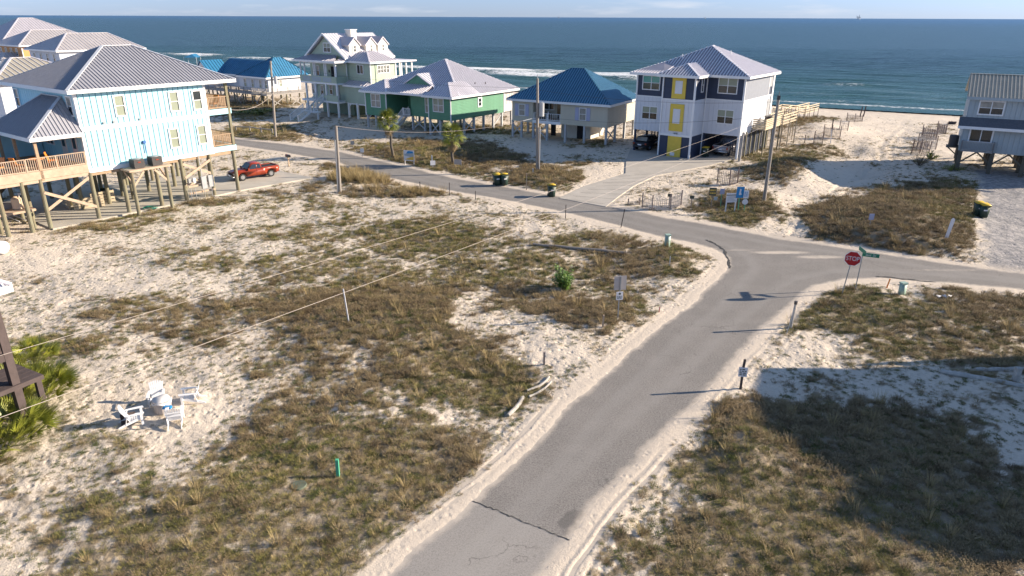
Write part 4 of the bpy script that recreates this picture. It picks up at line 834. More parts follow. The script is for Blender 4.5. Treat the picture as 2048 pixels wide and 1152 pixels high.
for x0,z0 in ((-6.6,5.6),(-7.6,2.8),(-6.0,2.8),(-3.9,3.0)): window(H,'y',1.98,x0,x0+.8,z0,z0+1.5,-1,1,2,('glass_dark','glass_curtain'))
window(H,'y',1.98,-8.0,-7.3,2.9,4.4,-1,1,2,('glass_dark','glass_curtain'))
for p in ((4.9,1.4),(.9,1.4),(4.9,4),(4.9,6.9),(2.8,1.4)): pile(H,*p,2.25,.13,'white_trim',sq=True,zb=-1)
MB().prism([(.9,1.42,2.2),(4.9,1.42,2.2),(4.9,1.42,1.6),(4.3,1.42,2.0),(1.5,1.42,2.0),(.9,1.42,1.6)],(0,.08,0)).build('arch_trim',M['white_trim'],H); bx('carport_wall','cream_siding',H,.3,4.9,6.6,6.7,-.5,2.2)
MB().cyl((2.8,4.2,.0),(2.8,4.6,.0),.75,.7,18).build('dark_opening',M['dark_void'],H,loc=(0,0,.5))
# seaward deck
bx('deck','white_trim',H,-1,5.0,7.02,11.0,4.6,4.9); bx('deck_roof','white_metal_roof',H,-1,5.3,7.1,11.4,7.75,7.95); railing(H,[(4.9,7.1,4.9),(4.9,10.9,4.9)],.9,'white_trim',.2)
for x,y in ((4.8,7.4),(4.8,8.6),(4.8,10.8),(3.6,10.8),(2.2,10.8),(0,10.8)): MB().box(x-.09,x+.09,y-.09,y+.09,4.9,7.75).build('column',M['white_trim'],H); pile(H,x,y,4.6,.12,'white_trim',sq=True,zb=-1.5)
# stairs: upper flight down to a landing, lower flight
bx('landing','white_trim',H,-4.9,-1.5,-2.9,-1.9,.9,1.05)
stairs(H,(-4.6,-1.95,1.05),(-4.6,-.05,2.35),1.6,(1,0,0),'white_trim',7,stepm='sage_siding'); stairs(H,(-4.2,-5.3,-.2),(-4.2,-2.9,1.05),1.8,(1,0,0),'white_trim',7,stepm='sage_siding')
for x in (-4.8,-1.6): pile(H,x,-2.4,.95,.08,'white_trim',sq=True)
# ------------------------------------------------------------------ 6 stilt house with bright blue roof
H = thing('stilt_house','white stilt house with bright blue roof and long timber deck','house',(-40.65,120.57,0),a36)
bx('wall','white_siding',H,-9,-.6,.5,7,2.1,4.4); bx('wall','white_siding',H,-19,-8.8,3.6,9,1.9,4.3)
hip(H,-8.6,.0,-.3,8.8,4.45,7.5,'bright_blue_roof','blue_metal_roof','y',3.3,4.9,rib=.5,off=1.8,capm='blue_metal_roof')
roof(H,[[(-20,2.6,4.2),(-6,2.6,4.2),(-4,6.2,6.7),(-20,6.2,6.7)],[(-4,9.8,4.2),(-20,9.8,4.2),(-20,6.2,6.7),(-4,6.2,6.7)]],'bright_blue_roof','blue_metal_roof',rib=.6,capm='blue_metal_roof',name='wing_roof')
roof(H,[[(-17.5,.2,4.2),(-17.5,4.5,4.2),(-20.2,4.5,6.5),(-20.2,.2,6.5)],[(-23,4.5,4.2),(-23,.2,4.2),(-20.2,.2,6.5),(-20.2,4.5,6.5)]],'bright_blue_roof','blue_metal_roof',rib=.6,name='gable_roof')
MB().prism([(-22.8,.4,4.2),(-17.7,.4,4.2),(-20.2,.4,6.3)],(0,.1,0)).build('gable',M['white_siding'],H); bx('wall','white_siding',H,-22.6,-17.8,.5,5,1.9,4.25); MB().cyl((-20.2,.3,5.0),(-20.2,.42,5.0),.5,.5,16).build('round_vent',M['tan_metal_roof'],H)
for x0 in (-7.6,-5.4,-3.2,-1.6): window(H,'y',.48,x0,x0+.8,2.6,4.0,-1,1,2,('glass_blind','glass_curtain'))
window(H,'x',-.58,2.5,3.2,2.8,4.0,1,1,2,('glass_blind','glass_curtain'))
bx('deck','grey_wood',H,-22,.0,-1.6,.5,1.75,1.95); bx('deck','grey_wood',H,-.6,1.6,-1.6,7,1.75,1.95); railing(H,[(-22,-1.5,1.95),(1.5,-1.5,1.95),(1.5,7,1.95)],.9,'grey_wood',.2,2.2)
for i,x in enumerate((-21,-18.4,-15.8,-13.2,-10.6,-8,-5.4,-2.8,-.2,1.4)):
    for y in (-1.4,2.4,6.2): pile(H,x,y,1.9,.13,'pile_wood',zb=-3)
    if i < 9 and i%2: brace(H,(x,-1.4,1.6),(x+2.4,-1.4,-.6),.06,.15,'grey_wood'); brace(H,(x,-1.4,-.6),(x+2.4,-1.4,1.6),.06,.15,'grey_wood')
for y in (-1.4,2.4): brace(H,(1.4,y,1.6),(1.4,y+3.6,-.6),.06,.15,'grey_wood'); brace(H,(1.4,y,-.6),(1.4,y+3.6,1.6),.06,.15,'grey_wood')
# ------------------------------------------------------------------ 7 grey blue house at right
H = thing('stilt_house','pale grey blue house with tan ribbed gable roof on dark stilts','house',(43.65,68.4,0),a30)
bx('wall','greyblue_siding',H,-.2,12,0.03,8,2.0,7.1)
siding(H,'y',.03,-1,-.15,11.9,2.05,7.05,.42,'greyblue_siding'); siding(H,'x',-.2,-1,.05,7.9,2.05,7.05,.42,'greyblue_siding')
roof(H,[[(-.55,-.45,7.12),(12.4,-.45,7.12),(12.4,4.0,8.95),(-.55,4.0,8.95)],[(12.4,8.4,7.12),(-.55,8.4,7.12),(-.55,4.0,8.95),(12.4,4.0,8.95)]],'tan_metal_roof','roof_rib_tan',[((-.55,4,8.95),(12.4,4,8.95))],rib=.3,fascia='greyblue_siding',rw=.07)
MB().prism([(-.2,.05,7.1),(-.2,7.9,7.1),(-.2,4,8.7)],(.1,0,0)).build('gable',M['greyblue_siding'],H)
roof(H,[[(-.75,-.9,4.45),(12.4,-.9,4.45),(12.4,.0,5.25),(-.75,.0,5.25)]],'shingle_grey','shingle_grey',rib=99,name='pent_roof')
window(H,'y',-.02,.55,2.65,5.5,6.85,-1,2,2,('glass_dark','glass_curtain'),fw=.12); window(H,'y',-.02,.3,2.3,2.9,4.3,-1,2,1,('glass_dark',),fw=.14)
window(H,'y',-.02,6.5,8.6,5.5,6.85,-1,2,2,('glass_dark','glass_curtain'),fw=.12)
bx('balcony_floor','steel_grey',H,-.1,2.5,-.8,-.02,2.1,2.2); railing(H,[(-.1,-.05,2.2),(-.1,-.8,2.2),(2.5,-.8,2.2),(2.5,-.05,2.2)],.85,'steel_grey',.12)
bx('balcony_floor','steel_grey',H,5.2,9.5,-.8,-.02,2.1,2.2); railing(H,[(5.2,-.8,2.2),(9.5,-.8,2.2)],.85,'steel_grey',.12)
for x in (-.02,2.6,5.2,7.8,10.4):
    for y in (.1,2.8,5.4,7.8): pile(H,x,y,2.05,.17,'pile_dark',sq=True)
for a_,b_ in (((0,.0,.9),(1.3,.0,2.0)),((2.6,.0,.9),(1.3,.0,2.0)),((2.6,0,.9),(3.9,0,2.0)),((5.2,0,.9),(3.9,0,2.0))): brace(H,a_,b_,.1,.14,'pile_dark')
bx('side_shelf','pile_dark',H,-1.3,-.2,1.0,2.4,2.1,2.2); brace(H,(-1.2,1.6,2.1),(-.1,1.6,1.2),.08,.1,'pile_dark'); MB().cyl((-.75,1.7,2.2),(-.75,1.7,3.2),.42,.42,16).cyl((-.75,1.7,3.2),(-.75,1.7,3.27),.44,.3,16).build('tank',M['ac_metal'],H)
# ------------------------------------------------------------------ 8 houses far left
def ST(s, t): return (.8*s+.6*t, -.6*s+.8*t)
def far_house(lab, s0,s1,t0,t1,ze,zr,wm,rm,ax,ra,rb,off=0,ang=a36,stories=2):
    ox, oy = ST(s1,t0); H = thing('beach_house',lab,'house',(ox,oy,0),a36); w_ = s1-s0; d_ = t1-t0
    bx('wall',wm,H,-w_,0,.02,d_,1.8,ze); hip(H,-w_-.6,.6,-.6,d_+.6,ze+.05,zr,rm,'white_metal_roof',ax,ra,rb,rib=.6,off=off,rw=.05)
    for x in (-w_+.2,-w_*.66,-w_*.33,-.2):
        for y in (.2,d_*.5,d_-.2): pile(H,x,y,1.9,.15)
    for k in range(stories):
        for x in np.arange(-w_+1.5,-1.2,2.6): window(H,'y',0,x,x+.9,ze-1.9-k*2.9,ze-.5-k*2.9,-1,1,2,('glass_dark','glass_curtain'))
    return H, w_, d_
H,w_,d_ = far_house('white house with long pale pink metal hip roof behind the aqua house',-144.7,-132.9,52.3,66,8.5,11.1,'white_siding','pink_metal_roof','y',4.2,11.0)
bx('deck','grey_wood',H,-w_,0,-3.0,-.05,4.6,4.8); railing(H,[(-w_,-2.95,4.8),(0,-2.95,4.8),(0,-.1,4.8)],1.1,'grey_wood',.25,2)
for x in (-w_+.3,-w_/2,-.2): pile(H,x,-2.8,4.7,.15)
H,w_,d_ = far_house('orange house with grey pink metal hip roof among the far left houses',-173.4,-161.0,57.0,72,8.5,11.2,'orange_siding','pink_metal_roof','y',4.6,11.2)
bx('corner_board','white_trim',H,-.1,.05,-.04,.1,2,8.5); bx('corner_board','white_trim',H,-w_,.03,-.03,.03,8.2,8.5)
roof(H,[[(-9,-4.2,5.2),(-.4,-4.2,5.2),(-3.8,-1.6,7.2),(-6,-1.6,7.2)],[(-.4,-4.2,5.2),(-.4,0,5.2),(-3.8,0,7.2),(-3.8,-1.6,7.2)]],'pink_metal_roof','white_metal_roof',rib=.6,name='porch_roof'); bx('porch_wall','orange_siding',H,-8.6,-.8,-3.8,0,2,5.2); window(H,'x',-.78,-3.2,-2.2,3.8,4.9,1,1,1,('glass_dark',))
bx('deck','dark_wood',H,.05,2.4,2,9,4.6,4.8); railing(H,[(2.35,2,4.8),(2.35,9,4.8)],1.1,'dark_wood',.25,2)
H,w_,d_ = far_house('white house with the largest pale grey roof at the far left edge',-199,-179.3,60,80,8.2,13.4,'white_siding','pale_metal_roof','y',8.5,11.5,off=-2)
H,w_,d_ = far_house('house with tan ribbed roof peeking out behind the aqua house roof',-99.5,-86,27.6,37,7.6,9.6,'white_siding','tan_metal_roof','y',4.0,6.0)
H,w_,d_ = far_house('distant beach house with pale roof at the top left corner',-262,-244,86,100,9,13,'white_siding','pale_metal_roof','y',5,9)
# ------------------------------------------------------------------ 9 brown house corner at left edge
hx, hy = -17.5,22.0
H = thing('beach_house','dark brown house corner with railed balcony and white roof edge at left edge','house',(hx,hy,0),R(61.4))
# local x runs along the narrow road (away), local y to the left
bx('wall','brown_deck',H,-7,-.1,2.2,10,.4,6.2); pile(H,-.12,.12,5.4,.13,'brown_deck',sq=True,zb=-.5,name='corner_post'); pile(H,-3.8,.12,5.4,.13,'brown_deck',sq=True,zb=-.5,name='corner_post')
bx('balcony_floor','brown_deck',H,-7,.0,.0,2.2,2.75,3.0); railing(H,[(0,2.0,3.0),(-.02,.05,3.0),(-7,.05,3.0)],1.0,'brown_deck',.11)
bx('stair_landing','brown_deck',H,-2.4,.75,-.1,1.7,1.62,1.76)
for i in range(5): bx('deck_board','brown_deck',H,-2.4,.75,-.1+i*.36,.24+i*.36,1.76,1.79)
for x in (-2.2,.6):
    for y in (.1,1.55): pile(H,x,y,1.65,.09,'brown_deck',sq=True)
hip(H,-7.6,.4,-.35,10.6,5.45,8.2,'white_metal_roof','white_metal_roof','y',3,7,rib=.5)
T = thing('propane_tank','white cylinder tank on the sand at the left edge','tank',tuple(at(-8,505)),R(-20)); MB().cyl((-.8,0,.42),(.8,0,.42),.40,.40,18).cyl((.8,0,.42),(.95,0,.42),.40,.2,18).build('tank_body',M['sign_white'],T,smooth=False); MB().box(-.6,-.5,-.3,.3,-.1,.2).box(.5,.6,-.3,.3,-.1,.2).build('tank_foot',M['galv'],T)
for k in (-.4,.35): MB().cyl((k,0,.42),(k+.04,0,.42),.41,.41,18).build('strap',M['ac_metal'],T)
# ------------------------------------------------------------------ 10 house beyond the right edge whose shadow falls on the lot
H = thing('stilt_house','white stilt house with railed deck standing beyond the right edge','house',(33.2,22.4,0),R(0))
bx('wall','white_siding',H,0,12,0,6.6,2.4,8.0); hip(H,-.5,12.5,-.5,7.1,8.05,10.6,'white_metal_roof','white_metal_roof','x',4.4,8,rib=.5)
bx('deck','grey_wood',H,-6.2,0,3.2,6.2,2.9,3.15); railing(H,[(-6.2,3.2,3.15),(-6.2,6.2,3.15)],1.1,'grey_wood',.3)
g_ = MB()
for i in range(7): g_.box(-6.2,-4.3,6.12,6.18,3.25+i*.16,3.33+i*.16)
g_.box(-4.3,-4.1,6.1,6.2,3.1,4.4).box(-6.3,-6.1,6.1,6.2,3.1,4.4); g_.build('slat_rail',M['grey_wood'],H,kind='stuff')
bx('wall','white_siding',H,2,11,-3.9,-.02,2.4,8.0); hip(H,1.5,11.5,-4.4,1.5,8.06,10.2,'white_metal_roof','white_metal_roof','x',4.4,8,rib=.5)
window(H,'x',0,2.4,3.6,5,6.6,-1,1,2,('glass_dark','glass_curtain')); window(H,'x',0,2.4,3.6,3,4.3,-1,1,2,('glass_dark','glass_curtain')); bx('wall','white_siding',H,.3,12,.3,6.3,-.2,2.4)
for x,y in ((-6,3.4),(-6,6),(-3,6),(-3,3.4)): pile(H,x,y,2.9,.12)
# ------------------------------------------------------------------ vehicles
def wheel(root, x, y, r=.37, w=.25, side=1):
    W_ = MB().cyl((x,y-w/2,r),(x,y+w/2,r),r,r,20).build('wheel',M['rubber'],root); o = side*(w/2+.005)
    MB().cyl((x,y+o-.02*side,r),(x,y+o,r),r*.62,r*.60,16).build('rim',M['chrome'],W_); MB().cyl((x,y+o,r),(x,y+o+.012*side,r),r*.16,r*.14,8).build('hub',M['steel_grey'],W_)
def bev(o, w=.03, seg=2):
    bm = bmesh.new(); bm.from_mesh(o.data); bmesh.ops.bevel(bm, geom=[e for e in bm.edges if len(e.link_faces) == 2 and e.calc_face_angle(0) > .5], offset=w, segments=seg, affect='EDGES', clamp_overlap=True); bm.to_mesh(o.data); bm.free()
    o.data.polygons.foreach_set('use_smooth',[True]*len(o.data.polygons)); return o
def pickup(name, lab, loc, rz, paint, cat='pickup truck'):
    T = thing(name, lab, cat, loc, rz); L_ = 5.1; w = .88
    def arch(cx, r, n_=8): return [(cx+r*math.cos(PI-PI*i/n_), .36+r*math.sin(PI-PI*i/n_)) for i in range(n_+1)]
    prof = [(-2.5,.50),(-2.5,1.06),(-.62,1.06),(-.60,1.06),(.95,1.08),(2.05,.98),(2.42,.88),(2.5,.55),(2.45,.42)]+arch(1.62,.46)[::-1]+[(1.1,.36),(-1.05,.36)]+arch(-1.55,.46)[::-1]+[(-2.1,.42)]
    bev(MB().prism([(x,-w,z) for x,z in prof],(0,2*w,0)).build('body',M[paint],T),.035)
    # bed recess (dark liner) with rails
    MB().box(-2.38,-.72,-w+.1,w-.1,1.065,1.075).build('bed_liner',M['rubber'],T); b_ = MB().box(-2.5,-.62,-w,-w+.09,1.05,1.14).box(-2.5,-.62,w-.09,w,1.05,1.14).box(-2.5,-2.42,-w,w,1.05,1.14).build('bed_rail',M[paint],T)
    cab = [(-.62,1.04),(-.50,1.62),(.42,1.64),(1.0,1.07)]; m_ = MB(); wb, wt = w-.02, w-.16
    vs = [(x,-(wb if z < 1.3 else wt),z) for x,z in cab]+[(x,(wb if z < 1.3 else wt),z) for x,z in cab]; m_.add(vs,[(0,1,2,3),(7,6,5,4),(0,4,5,1),(1,5,6,2),(2,6,7,3),(3,7,4,0)]); bev(m_.build('cab',M[paint],T),.04)
    def q(a, b_, c, d, nm='side_window'): MB().prism([a,b_,c,d],(0,0,.004)).build(nm,M['glass_dark'],T)
    for s_ in (-1,1):
        f = lambda x,z: (x, s_*(wb-(z-1.04)/(1.6-1.04)*(wb-wt)+.012), z)
        for pts_ in ([f(.86,1.10),f(.40,1.56),f(-.02,1.56),f(-.02,1.10)],[f(-.08,1.10),f(-.08,1.56),f(-.42,1.56),f(-.50,1.10)]): MB().prism(pts_,(0,.006*s_,0)).build('side_window',M['glass_dark'],T)
        MB().box(.02,.045,s_*w,s_*(w+.006),.5,1.05).box(.98,1.0,s_*w,s_*(w+.006),.5,1.05).build('door_seam',M['rubber'],T); MB().box(.1,.26,s_*w,s_*(w+.03),.9,.94).build('door_handle',M[paint],T)
        MB().box(.85,1.0,s_*(w),s_*(w+.18),1.06,1.22).build('mirror',M[paint],T); MB().box(2.38,2.5,s_*(w-.34),s_*(w-.05),.68,.84).build('headlight',M['glass_curtain'],T); MB().box(-2.53,-2.48,s_*(w-.16),s_*(w-.02),.75,1.0).build('tail_light',M['red_paint'],T)
        for x in (1.62,-1.55): wheel(T,x,s_*(w-.1),side=s_)
    MB().add([(.97,-.70,1.13),(.97,.70,1.13),(.46,.62,1.60),(.46,-.62,1.60)],[(0,1,2,3)]).build('windscreen',M['glass_dark'],T,loc=(.03,0,.02)); MB().add([(-.60,-.62,1.15),(-.60,.62,1.15),(-.52,.58,1.55),(-.52,-.58,1.55)],[(0,1,2,3)]).build('rear_window',M['glass_dark'],T,loc=(-.02,0,0))
    MB().box(2.46,2.52,-.5,.5,.62,.84).build('grille',M['rubber'],T); bev(MB().box(2.46,2.62,-.84,.84,.40,.60).build('front_bumper',M['chrome'],T),.02); bev(MB().box(-2.64,-2.5,-.82,.82,.42,.60).build('rear_bumper',M['chrome'],T),.02)
    MB().box(-2.53,-2.505,-.2,.2,.66,.78).build('licence_plate',M['sign_white'],T); MB().box(-2.4,2.3,-.5,.5,.3,.5).build('chassis',M['rubber'],T)
    return T
def suv(lab, loc, rz):
    T = thing('parked_car', lab, 'car', loc, rz); w = .86
    prof = [(-2.2,.45),(-2.25,.95),(-1.3,1.0),(1.0,1.0),(2.0,.9),(2.25,.6),(2.2,.38),(1.8,.34),(1.0,.3),(-1.0,.3),(-1.8,.34)]
    bev(MB().prism([(x,-w,z) for x,z in prof],(0,2*w,0)).build('body',M['black_paint'],T),.05); wb, wt = w-.03, w-.18; cab = [(-1.9,.98),(-1.45,1.5),(.3,1.52),(1.0,.99)]
    vs = [(x,-(wb if z < 1.3 else wt),z) for x,z in cab]+[(x,(wb if z < 1.3 else wt),z) for x,z in cab]; bev(MB().add(vs,[(0,1,2,3),(7,6,5,4),(0,4,5,1),(1,5,6,2),(2,6,7,3),(3,7,4,0)]).build('cabin',M['black_paint'],T),.04)
    MB().add([(-1.86,-.68,1.06),(-1.86,.68,1.06),(-1.5,.6,1.45),(-1.5,-.6,1.45)],[(0,1,2,3)]).build('rear_window',M['glass_curtain'],T,loc=(-.05,0,.02))
    for s_ in (-1,1):
        MB().prism([(.8,s_*(wb+.0),1.06),(.3,s_*(wt+.03),1.46),(-1.3,s_*(wt+.03),1.46),(-1.5,s_*(wb+.0),1.06)],(0,.006*s_,0)).build('side_window',M['glass_dark'],T)
        MB().box(-2.28,-2.2,s_*(w-.22),s_*(w-.03),.7,.9).build('tail_light',M['red_paint'],T)
        for x in (1.35,-1.35): wheel(T,x,s_*(w-.08),.33,.22,s_)
    MB().box(-2.29,-2.25,-.22,.22,.62,.74).build('licence_plate',M['sign_white'],T); bev(MB().box(-2.35,-2.2,-.8,.8,.38,.58).build('rear_bumper',M['black_paint'],T),.03); return T
f1 = Vector((*G(474,361),0)); r1 = Vector((*G(545,352),0)); d = (r1-f1); ang = math.atan2(-d.y,-d.x); c = (f1+r1)/2
pickup('pickup_truck','red extended cab pickup truck parked on the concrete pad of the aqua house',(-23.9,64.1,.07),math.atan2(-.70,-.71),'red_paint').scale = (.86,)*3
o2l = lambda x,y: fr(o2,a36,x,y)
pickup('pickup_truck','silver pickup truck parked tail out under the white and navy house',(*o2l(-2.1,3.0),.03),a36+PI/2,'silver_paint')
suv('dark car parked in the left carport of the navy and white house',(*o2l(-10.5,.4),.03),a36+PI/2)
MB_ = MB().cyl((0,0,0),(0,0,.8),.32,.34,14); t = thing('blue_barrel','blue barrel standing beside the dark car in the carport','barrel',(*o2l(-8.7,.2),.03)); MB_.build('drum',M['blue_plastic'],t); MB().cyl((0,0,.8),(0,0,.86),.35,.3,14).build('lid',M['blue_plastic'],t)
# ------------------------------------------------------------------ wheelie bins
def bin_(lab, loc, rz, tilt=0, grp='green wheeled rubbish bins with yellow lids', open_=0):
    T = thing('wheelie_bin',lab,'rubbish bin',loc,rz,grp)
    if tilt: T.rotation_euler = (tilt,0,rz)
    vs = [(-.24,-.26,.06),(.24,-.26,.06),(.24,.26,.06),(-.24,.26,.06),(-.30,-.34,.98),(.30,-.34,.98),(.30,.36,.98),(-.30,.36,.98)]
    bev(MB().add(vs,[(0,3,2,1),(4,5,6,7),(0,1,5,4),(1,2,6,5),(2,3,7,6),(3,0,4,7)]).build('body',M['bin_green'],T),.03); MB().box(-.32,.32,-.37,.38,.94,1.0).build('rim',M['bin_green'],T)
    l = bev(MB().add([(-.33,-.39,1.0),(.33,-.39,1.0),(.33,.40,1.0),(-.33,.40,1.0),(-.26,-.30,1.09),(.26,-.30,1.09),(.28,.36,1.10),(-.28,.36,1.10)],[(0,3,2,1),(4,5,6,7),(0,1,5,4),(1,2,6,5),(2,3,7,6),(3,0,4,7)]).build('lid',M['bin_yellow'],T),.02)
    if open_: l.rotation_euler = (R(-8),0,0)
    MB().box(-.25,.25,.40,.44,.98,1.02).build('handle',M['bin_green'],T); MB().box(-.13,.13,-.315,-.305,.6,.74).build('sticker',M['sign_white'],T)
    for s_ in (-1,1): MB().cyl((s_*.22,.30,.12),(s_*.28,.30,.12),.12,.12,12).build('wheel',M['rubber'],T)
    return T
p = at(994,371); bin_('green rubbish bin with yellow lid, left one of the pair across the street',p,R(20)); p = at(1008,371); bin_('green rubbish bin with yellow lid, right one of the pair across the street',p,R(28),open_=1)
p = at(1103,394); bin_('lone rubbish bin with yellow lid beside the concrete driveway mouth',p,R(10),open_=1)
p = at(1954,432); bin_('rubbish bin partly hidden behind the other on the gravel drive',p,R(-12)); p = at(1964,436); bin_('front rubbish bin of the pair on the gravel drive at right',p,R(-12))
bin_('green rubbish bin standing beside the yellow panel under the navy house',(*o2l(-3.2,-.8),.03),a36)
b_ = bin_('tipped over green rubbish bin beside the wooden pallets under the aqua house',(*fr(BFo,BFa,-4.6,2.7),.32),a36+R(70),tilt=R(-68))
# ------------------------------------------------------------------ poles and wires
def pole(lab, base, top, r0=.16, r1=.11, mt='pole_wood', cat='utility pole', name='utility_pole'):
    T = thing(name,lab,cat,tuple(base)); v = Vector(top)-Vector(base); MB().cyl((0,0,-.6),v,r0,r1,12).build('shaft',M[mt],T,smooth=False); return T, v
def topat(base, u, v):
    d = ray(u,v); t_ = base.y/d[1]; return Vector((d[0]*t_, base.y, CAMH+d[2]*t_))
pR = at(1528,402); tR = topat(pR,1557,198); T,v = pole('tall bare leaning utility pole beside the dune by the navy house',pR,tR,.15,.10)
MB().box(-.1,.1,-.1,.1,-.05,.25).build('pole_cap',M['ac_metal'],T,loc=v); MB().cyl((0,0,.2),(0,0,.55),.03,.02,6).build('spike',M['wire_dark'],T,loc=v); MB().cyl((-.17,-.12,0),tuple(v*.95+Vector((-.12,-.08,0))),.02,.02,5).build('ground_wire_duct',M['galv'],T)
pM = at(1075,342); tM = topat(pM,1075,157); T,v = pole('utility pole with a grey transformer in front of the cream house',pM,tM)
MB().cyl((.42,0,-3.4),(.42,0,-2.2),.26,.26,16).cyl((.42,0,-2.2),(.42,0,-2.1),.26,.1,16).build('transformer',M['galv'],T,loc=v); MB().bar((0,0,-2.5),(.42,0,-2.5),.08).bar((0,0,-3.1),(.42,0,-3.1),.08).build('bracket',M['steel_grey'],T,loc=v)
MB().cyl((0,0,-.5),(0,0,.35),.05,.03,8).build('insulator',M['galv'],T,loc=v); MB().cyl((.17,-.1,0),(.17,-.1,4.2),.05,.05,6).build('conduit',M['galv'],T); MB().bar((0,0,-3.5),(-1.3,-.9,-3.7),.05).build('lamp_arm',M['galv'],T,loc=v)
pL = at(551,276); tL = topat(pL,541,122); T,v = pole('utility pole with small transformer near the sage green house',pL,tL); MB().cyl((.35,0,-2.6),(.35,0,-1.7),.2,.2,12).build('transformer',M['galv'],T,loc=v); MB().bar((0,0,-1.9),(.35,0,-1.9),.08).build('bracket',M['steel_grey'],T,loc=v)
p1 = at(680,385); t1 = topat(p1,672,252); T,v = pole('short grey pole with metal conduit standing on the empty lot',p1,t1,.14,.11,'pole_wood','utility pole'); MB().cyl((-.14,-.1,0),v*.8+Vector((-.12,-.1,0)),.06,.06,8).build('conduit',M['galv'],T)
p2 = at(1478,323); T,v = pole('short rough wooden stump post by the corner of the navy house',p2,p2+Vector((.1,0,3.0)),.15,.10,'weather_wood','post','wooden_post')
p = at(150*0+881/7.877,1000/7.877+30) 
def wire(lab, a_, b_, sag=.5, r=.012, mt='wire'):
    a_, b_ = Vector(a_), Vector(b_); m_ = MB(); P_ = [a_.lerp(b_,i/16)-Vector((0,0,4*sag*(i/16)*(1-i/16))) for i in range(17)]
    for i in range(16): m_.cyl(P_[i],P_[i+1],r,r,5,cap=False)
    T = m_.build('power_line',M[mt]); tag(T,lab,'cable'); return T
wire('upper pale cable crossing the sandy lot to the leaning pole',Vector((*[c*12.2/1.0 for c in ray(-30,720)[:2]],0))+Vector((0,0,CAMH+12.2*ray(-30,720)[2])),tR+Vector((0,0,-1.0)),.35,.0045)
wire('lower pale cable crossing the chairs and lot to the leaning pole',Vector((*[c*10.0 for c in ray(-30,846)[:2]],0))+Vector((0,0,CAMH+10*ray(-30,846)[2])),tR+Vector((0,0,-1.6)),.35,.0045)
wire('thin cable between the transformer pole and the leaning pole',tM+Vector((0,0,-1.0)),tR+Vector((0,0,-.2)),.5,.011,'wire_dark'); wire('thin lower cable between the transformer pole and the leaning pole',tM+Vector((0,0,-3.4)),tR+Vector((0,0,-1.2)),.6,.012,'wire_dark')
wire('thin cable from the short grey pole to the transformer pole',t1,tM+Vector((0,0,-3.5)),.9,.014,'wire'); wire('thin cable from the transformer pole towards the far pole',tM+Vector((0,0,-.8)),tL+Vector((0,0,-.3)),.7,.010,'wire_dark')
wire('service cable from the far pole to the aqua house balcony',tL+Vector((0,0,-3.5)),Vector((*fr(BFo,BFa,0,11.6),6.8)),.7,.016,'wire')
# ------------------------------------------------------------------ signs
FC = lambda p: math.atan2(p.y,p.x)-PI/2      # faces the camera when 0 yaw looks to -Y
def board(name, lab, cat, u, v, w, h, zc, mt, legs=1, postm='galv', yaw=0, back=None, tilt=(0,0), pw=.05, group=None, shape=None, overlap=.0):
    p = at(u,v); T = thing(name,lab,cat,tuple(p),yaw,group); tx, ty = tilt
    if legs: 
        for x in ([0] if legs == 1 else [-w*.42,w*.42]): MB().bar((x+tx,ty+.03,-.3),(x,.03,zc+h/2-overlap),pw).build('post',M[postm],T)
    if shape == 'oct':
        r = w/2/math.cos(PI/8); pts = [(r*math.cos(PI/8+i*PI/4),-.01,zc+r*math.sin(PI/8+i*PI/4)) for i in range(8)]
        MB().prism(pts,(0,.006,0)).build('sign_border',M['sign_white'],T); b_ = MB().prism([(x*.94,-.014,zc+(z-zc)*.94) for x,y,z in pts],(0,.004,0)).build('sign_face',M[mt],T)
    elif shape == 'round': b_ = MB().cyl((0,-.012,zc),(0,.0,zc),w/2,w/2,18).build('sign_face',M[mt],T)
    else: b_ = MB().box(-w/2,w/2,-.02,.0,zc-h/2,zc+h/2).build('sign_face',M[mt],T)
    return T
def prn(T, w, z0, z1, n_, mt='steel_grey', y=-.024):
    h = (z1-z0)/n_; r_ = random.Random(n_+int(z0*100)); f = MB()
    for i in range(n_):
        x = -w/2
        while x < w/2-.03: l = r_.uniform(.04,.12); f.box(x,min(x+l,w/2),y,y+.006,z0+i*h+h*.2,z0+i*h+h*.75); x += l+.03
    f.build('printed_text',M[mt],T)
P0 = at(1692,590); yaw = R(-24)
T = board('stop_sign','red octagonal STOP sign on a leaning steel post at the corner','stop sign',1692,589,.78,.78,2.05,'sign_red',1,'galv',yaw,tilt=(-.22,0),shape='oct'); txt('STOP',.34,M['sign_white'],T,(0,-.022,2.05),(PI/2,0,0),sx=.80)
T = thing('street_sign','green street name blades on a thin post beside the stop sign','street sign',tuple(at(1710,580)),yaw); MB().bar((0,.02,-.3),(.05,.02,2.25),.05).build('post',M['galv'],T)
bl = MB().box(.02,.85,-.01,.01,1.98,2.18).build('name_blade',M['sign_green'],T); txt('Sand  Dr',.17,M['sign_white'],T,(.44,-.014,2.08),(PI/2,0,0),sx=.85)
MB().box(-.02,.0,-.45,.45,2.2,2.4).build('name_blade',M['sign_green'],T,rz=R(20))
T = board('road_sign','square sign seen from behind above a small notice on one post','road sign',1236,636,.62,.72,1.85,'sign_back',1,'steel_grey',R(10),pw=.05); MB().bar((0,-.05,1.45),(0,-.05,2.2),.06).build('back_rail',M['steel_grey'],T); s_ = MB().box(-.17,.17,-.04,-.02,.98,1.4).build('notice',M['sign_white'],T)
prn(T,.26,1.03,1.2,3,'sign_dark',-.046); MB().cyl((0,-.046,1.3),(0,-.04,1.3),.06,.06,14).build('printed_symbol',M['sign_dark'],T)
T = board('notice_board','white picture notice on a post beside the palm trees','real estate sign',819,330,1.15,1.05,.95,'sign_white',2,'sign_white',R(-16),pw=.05)
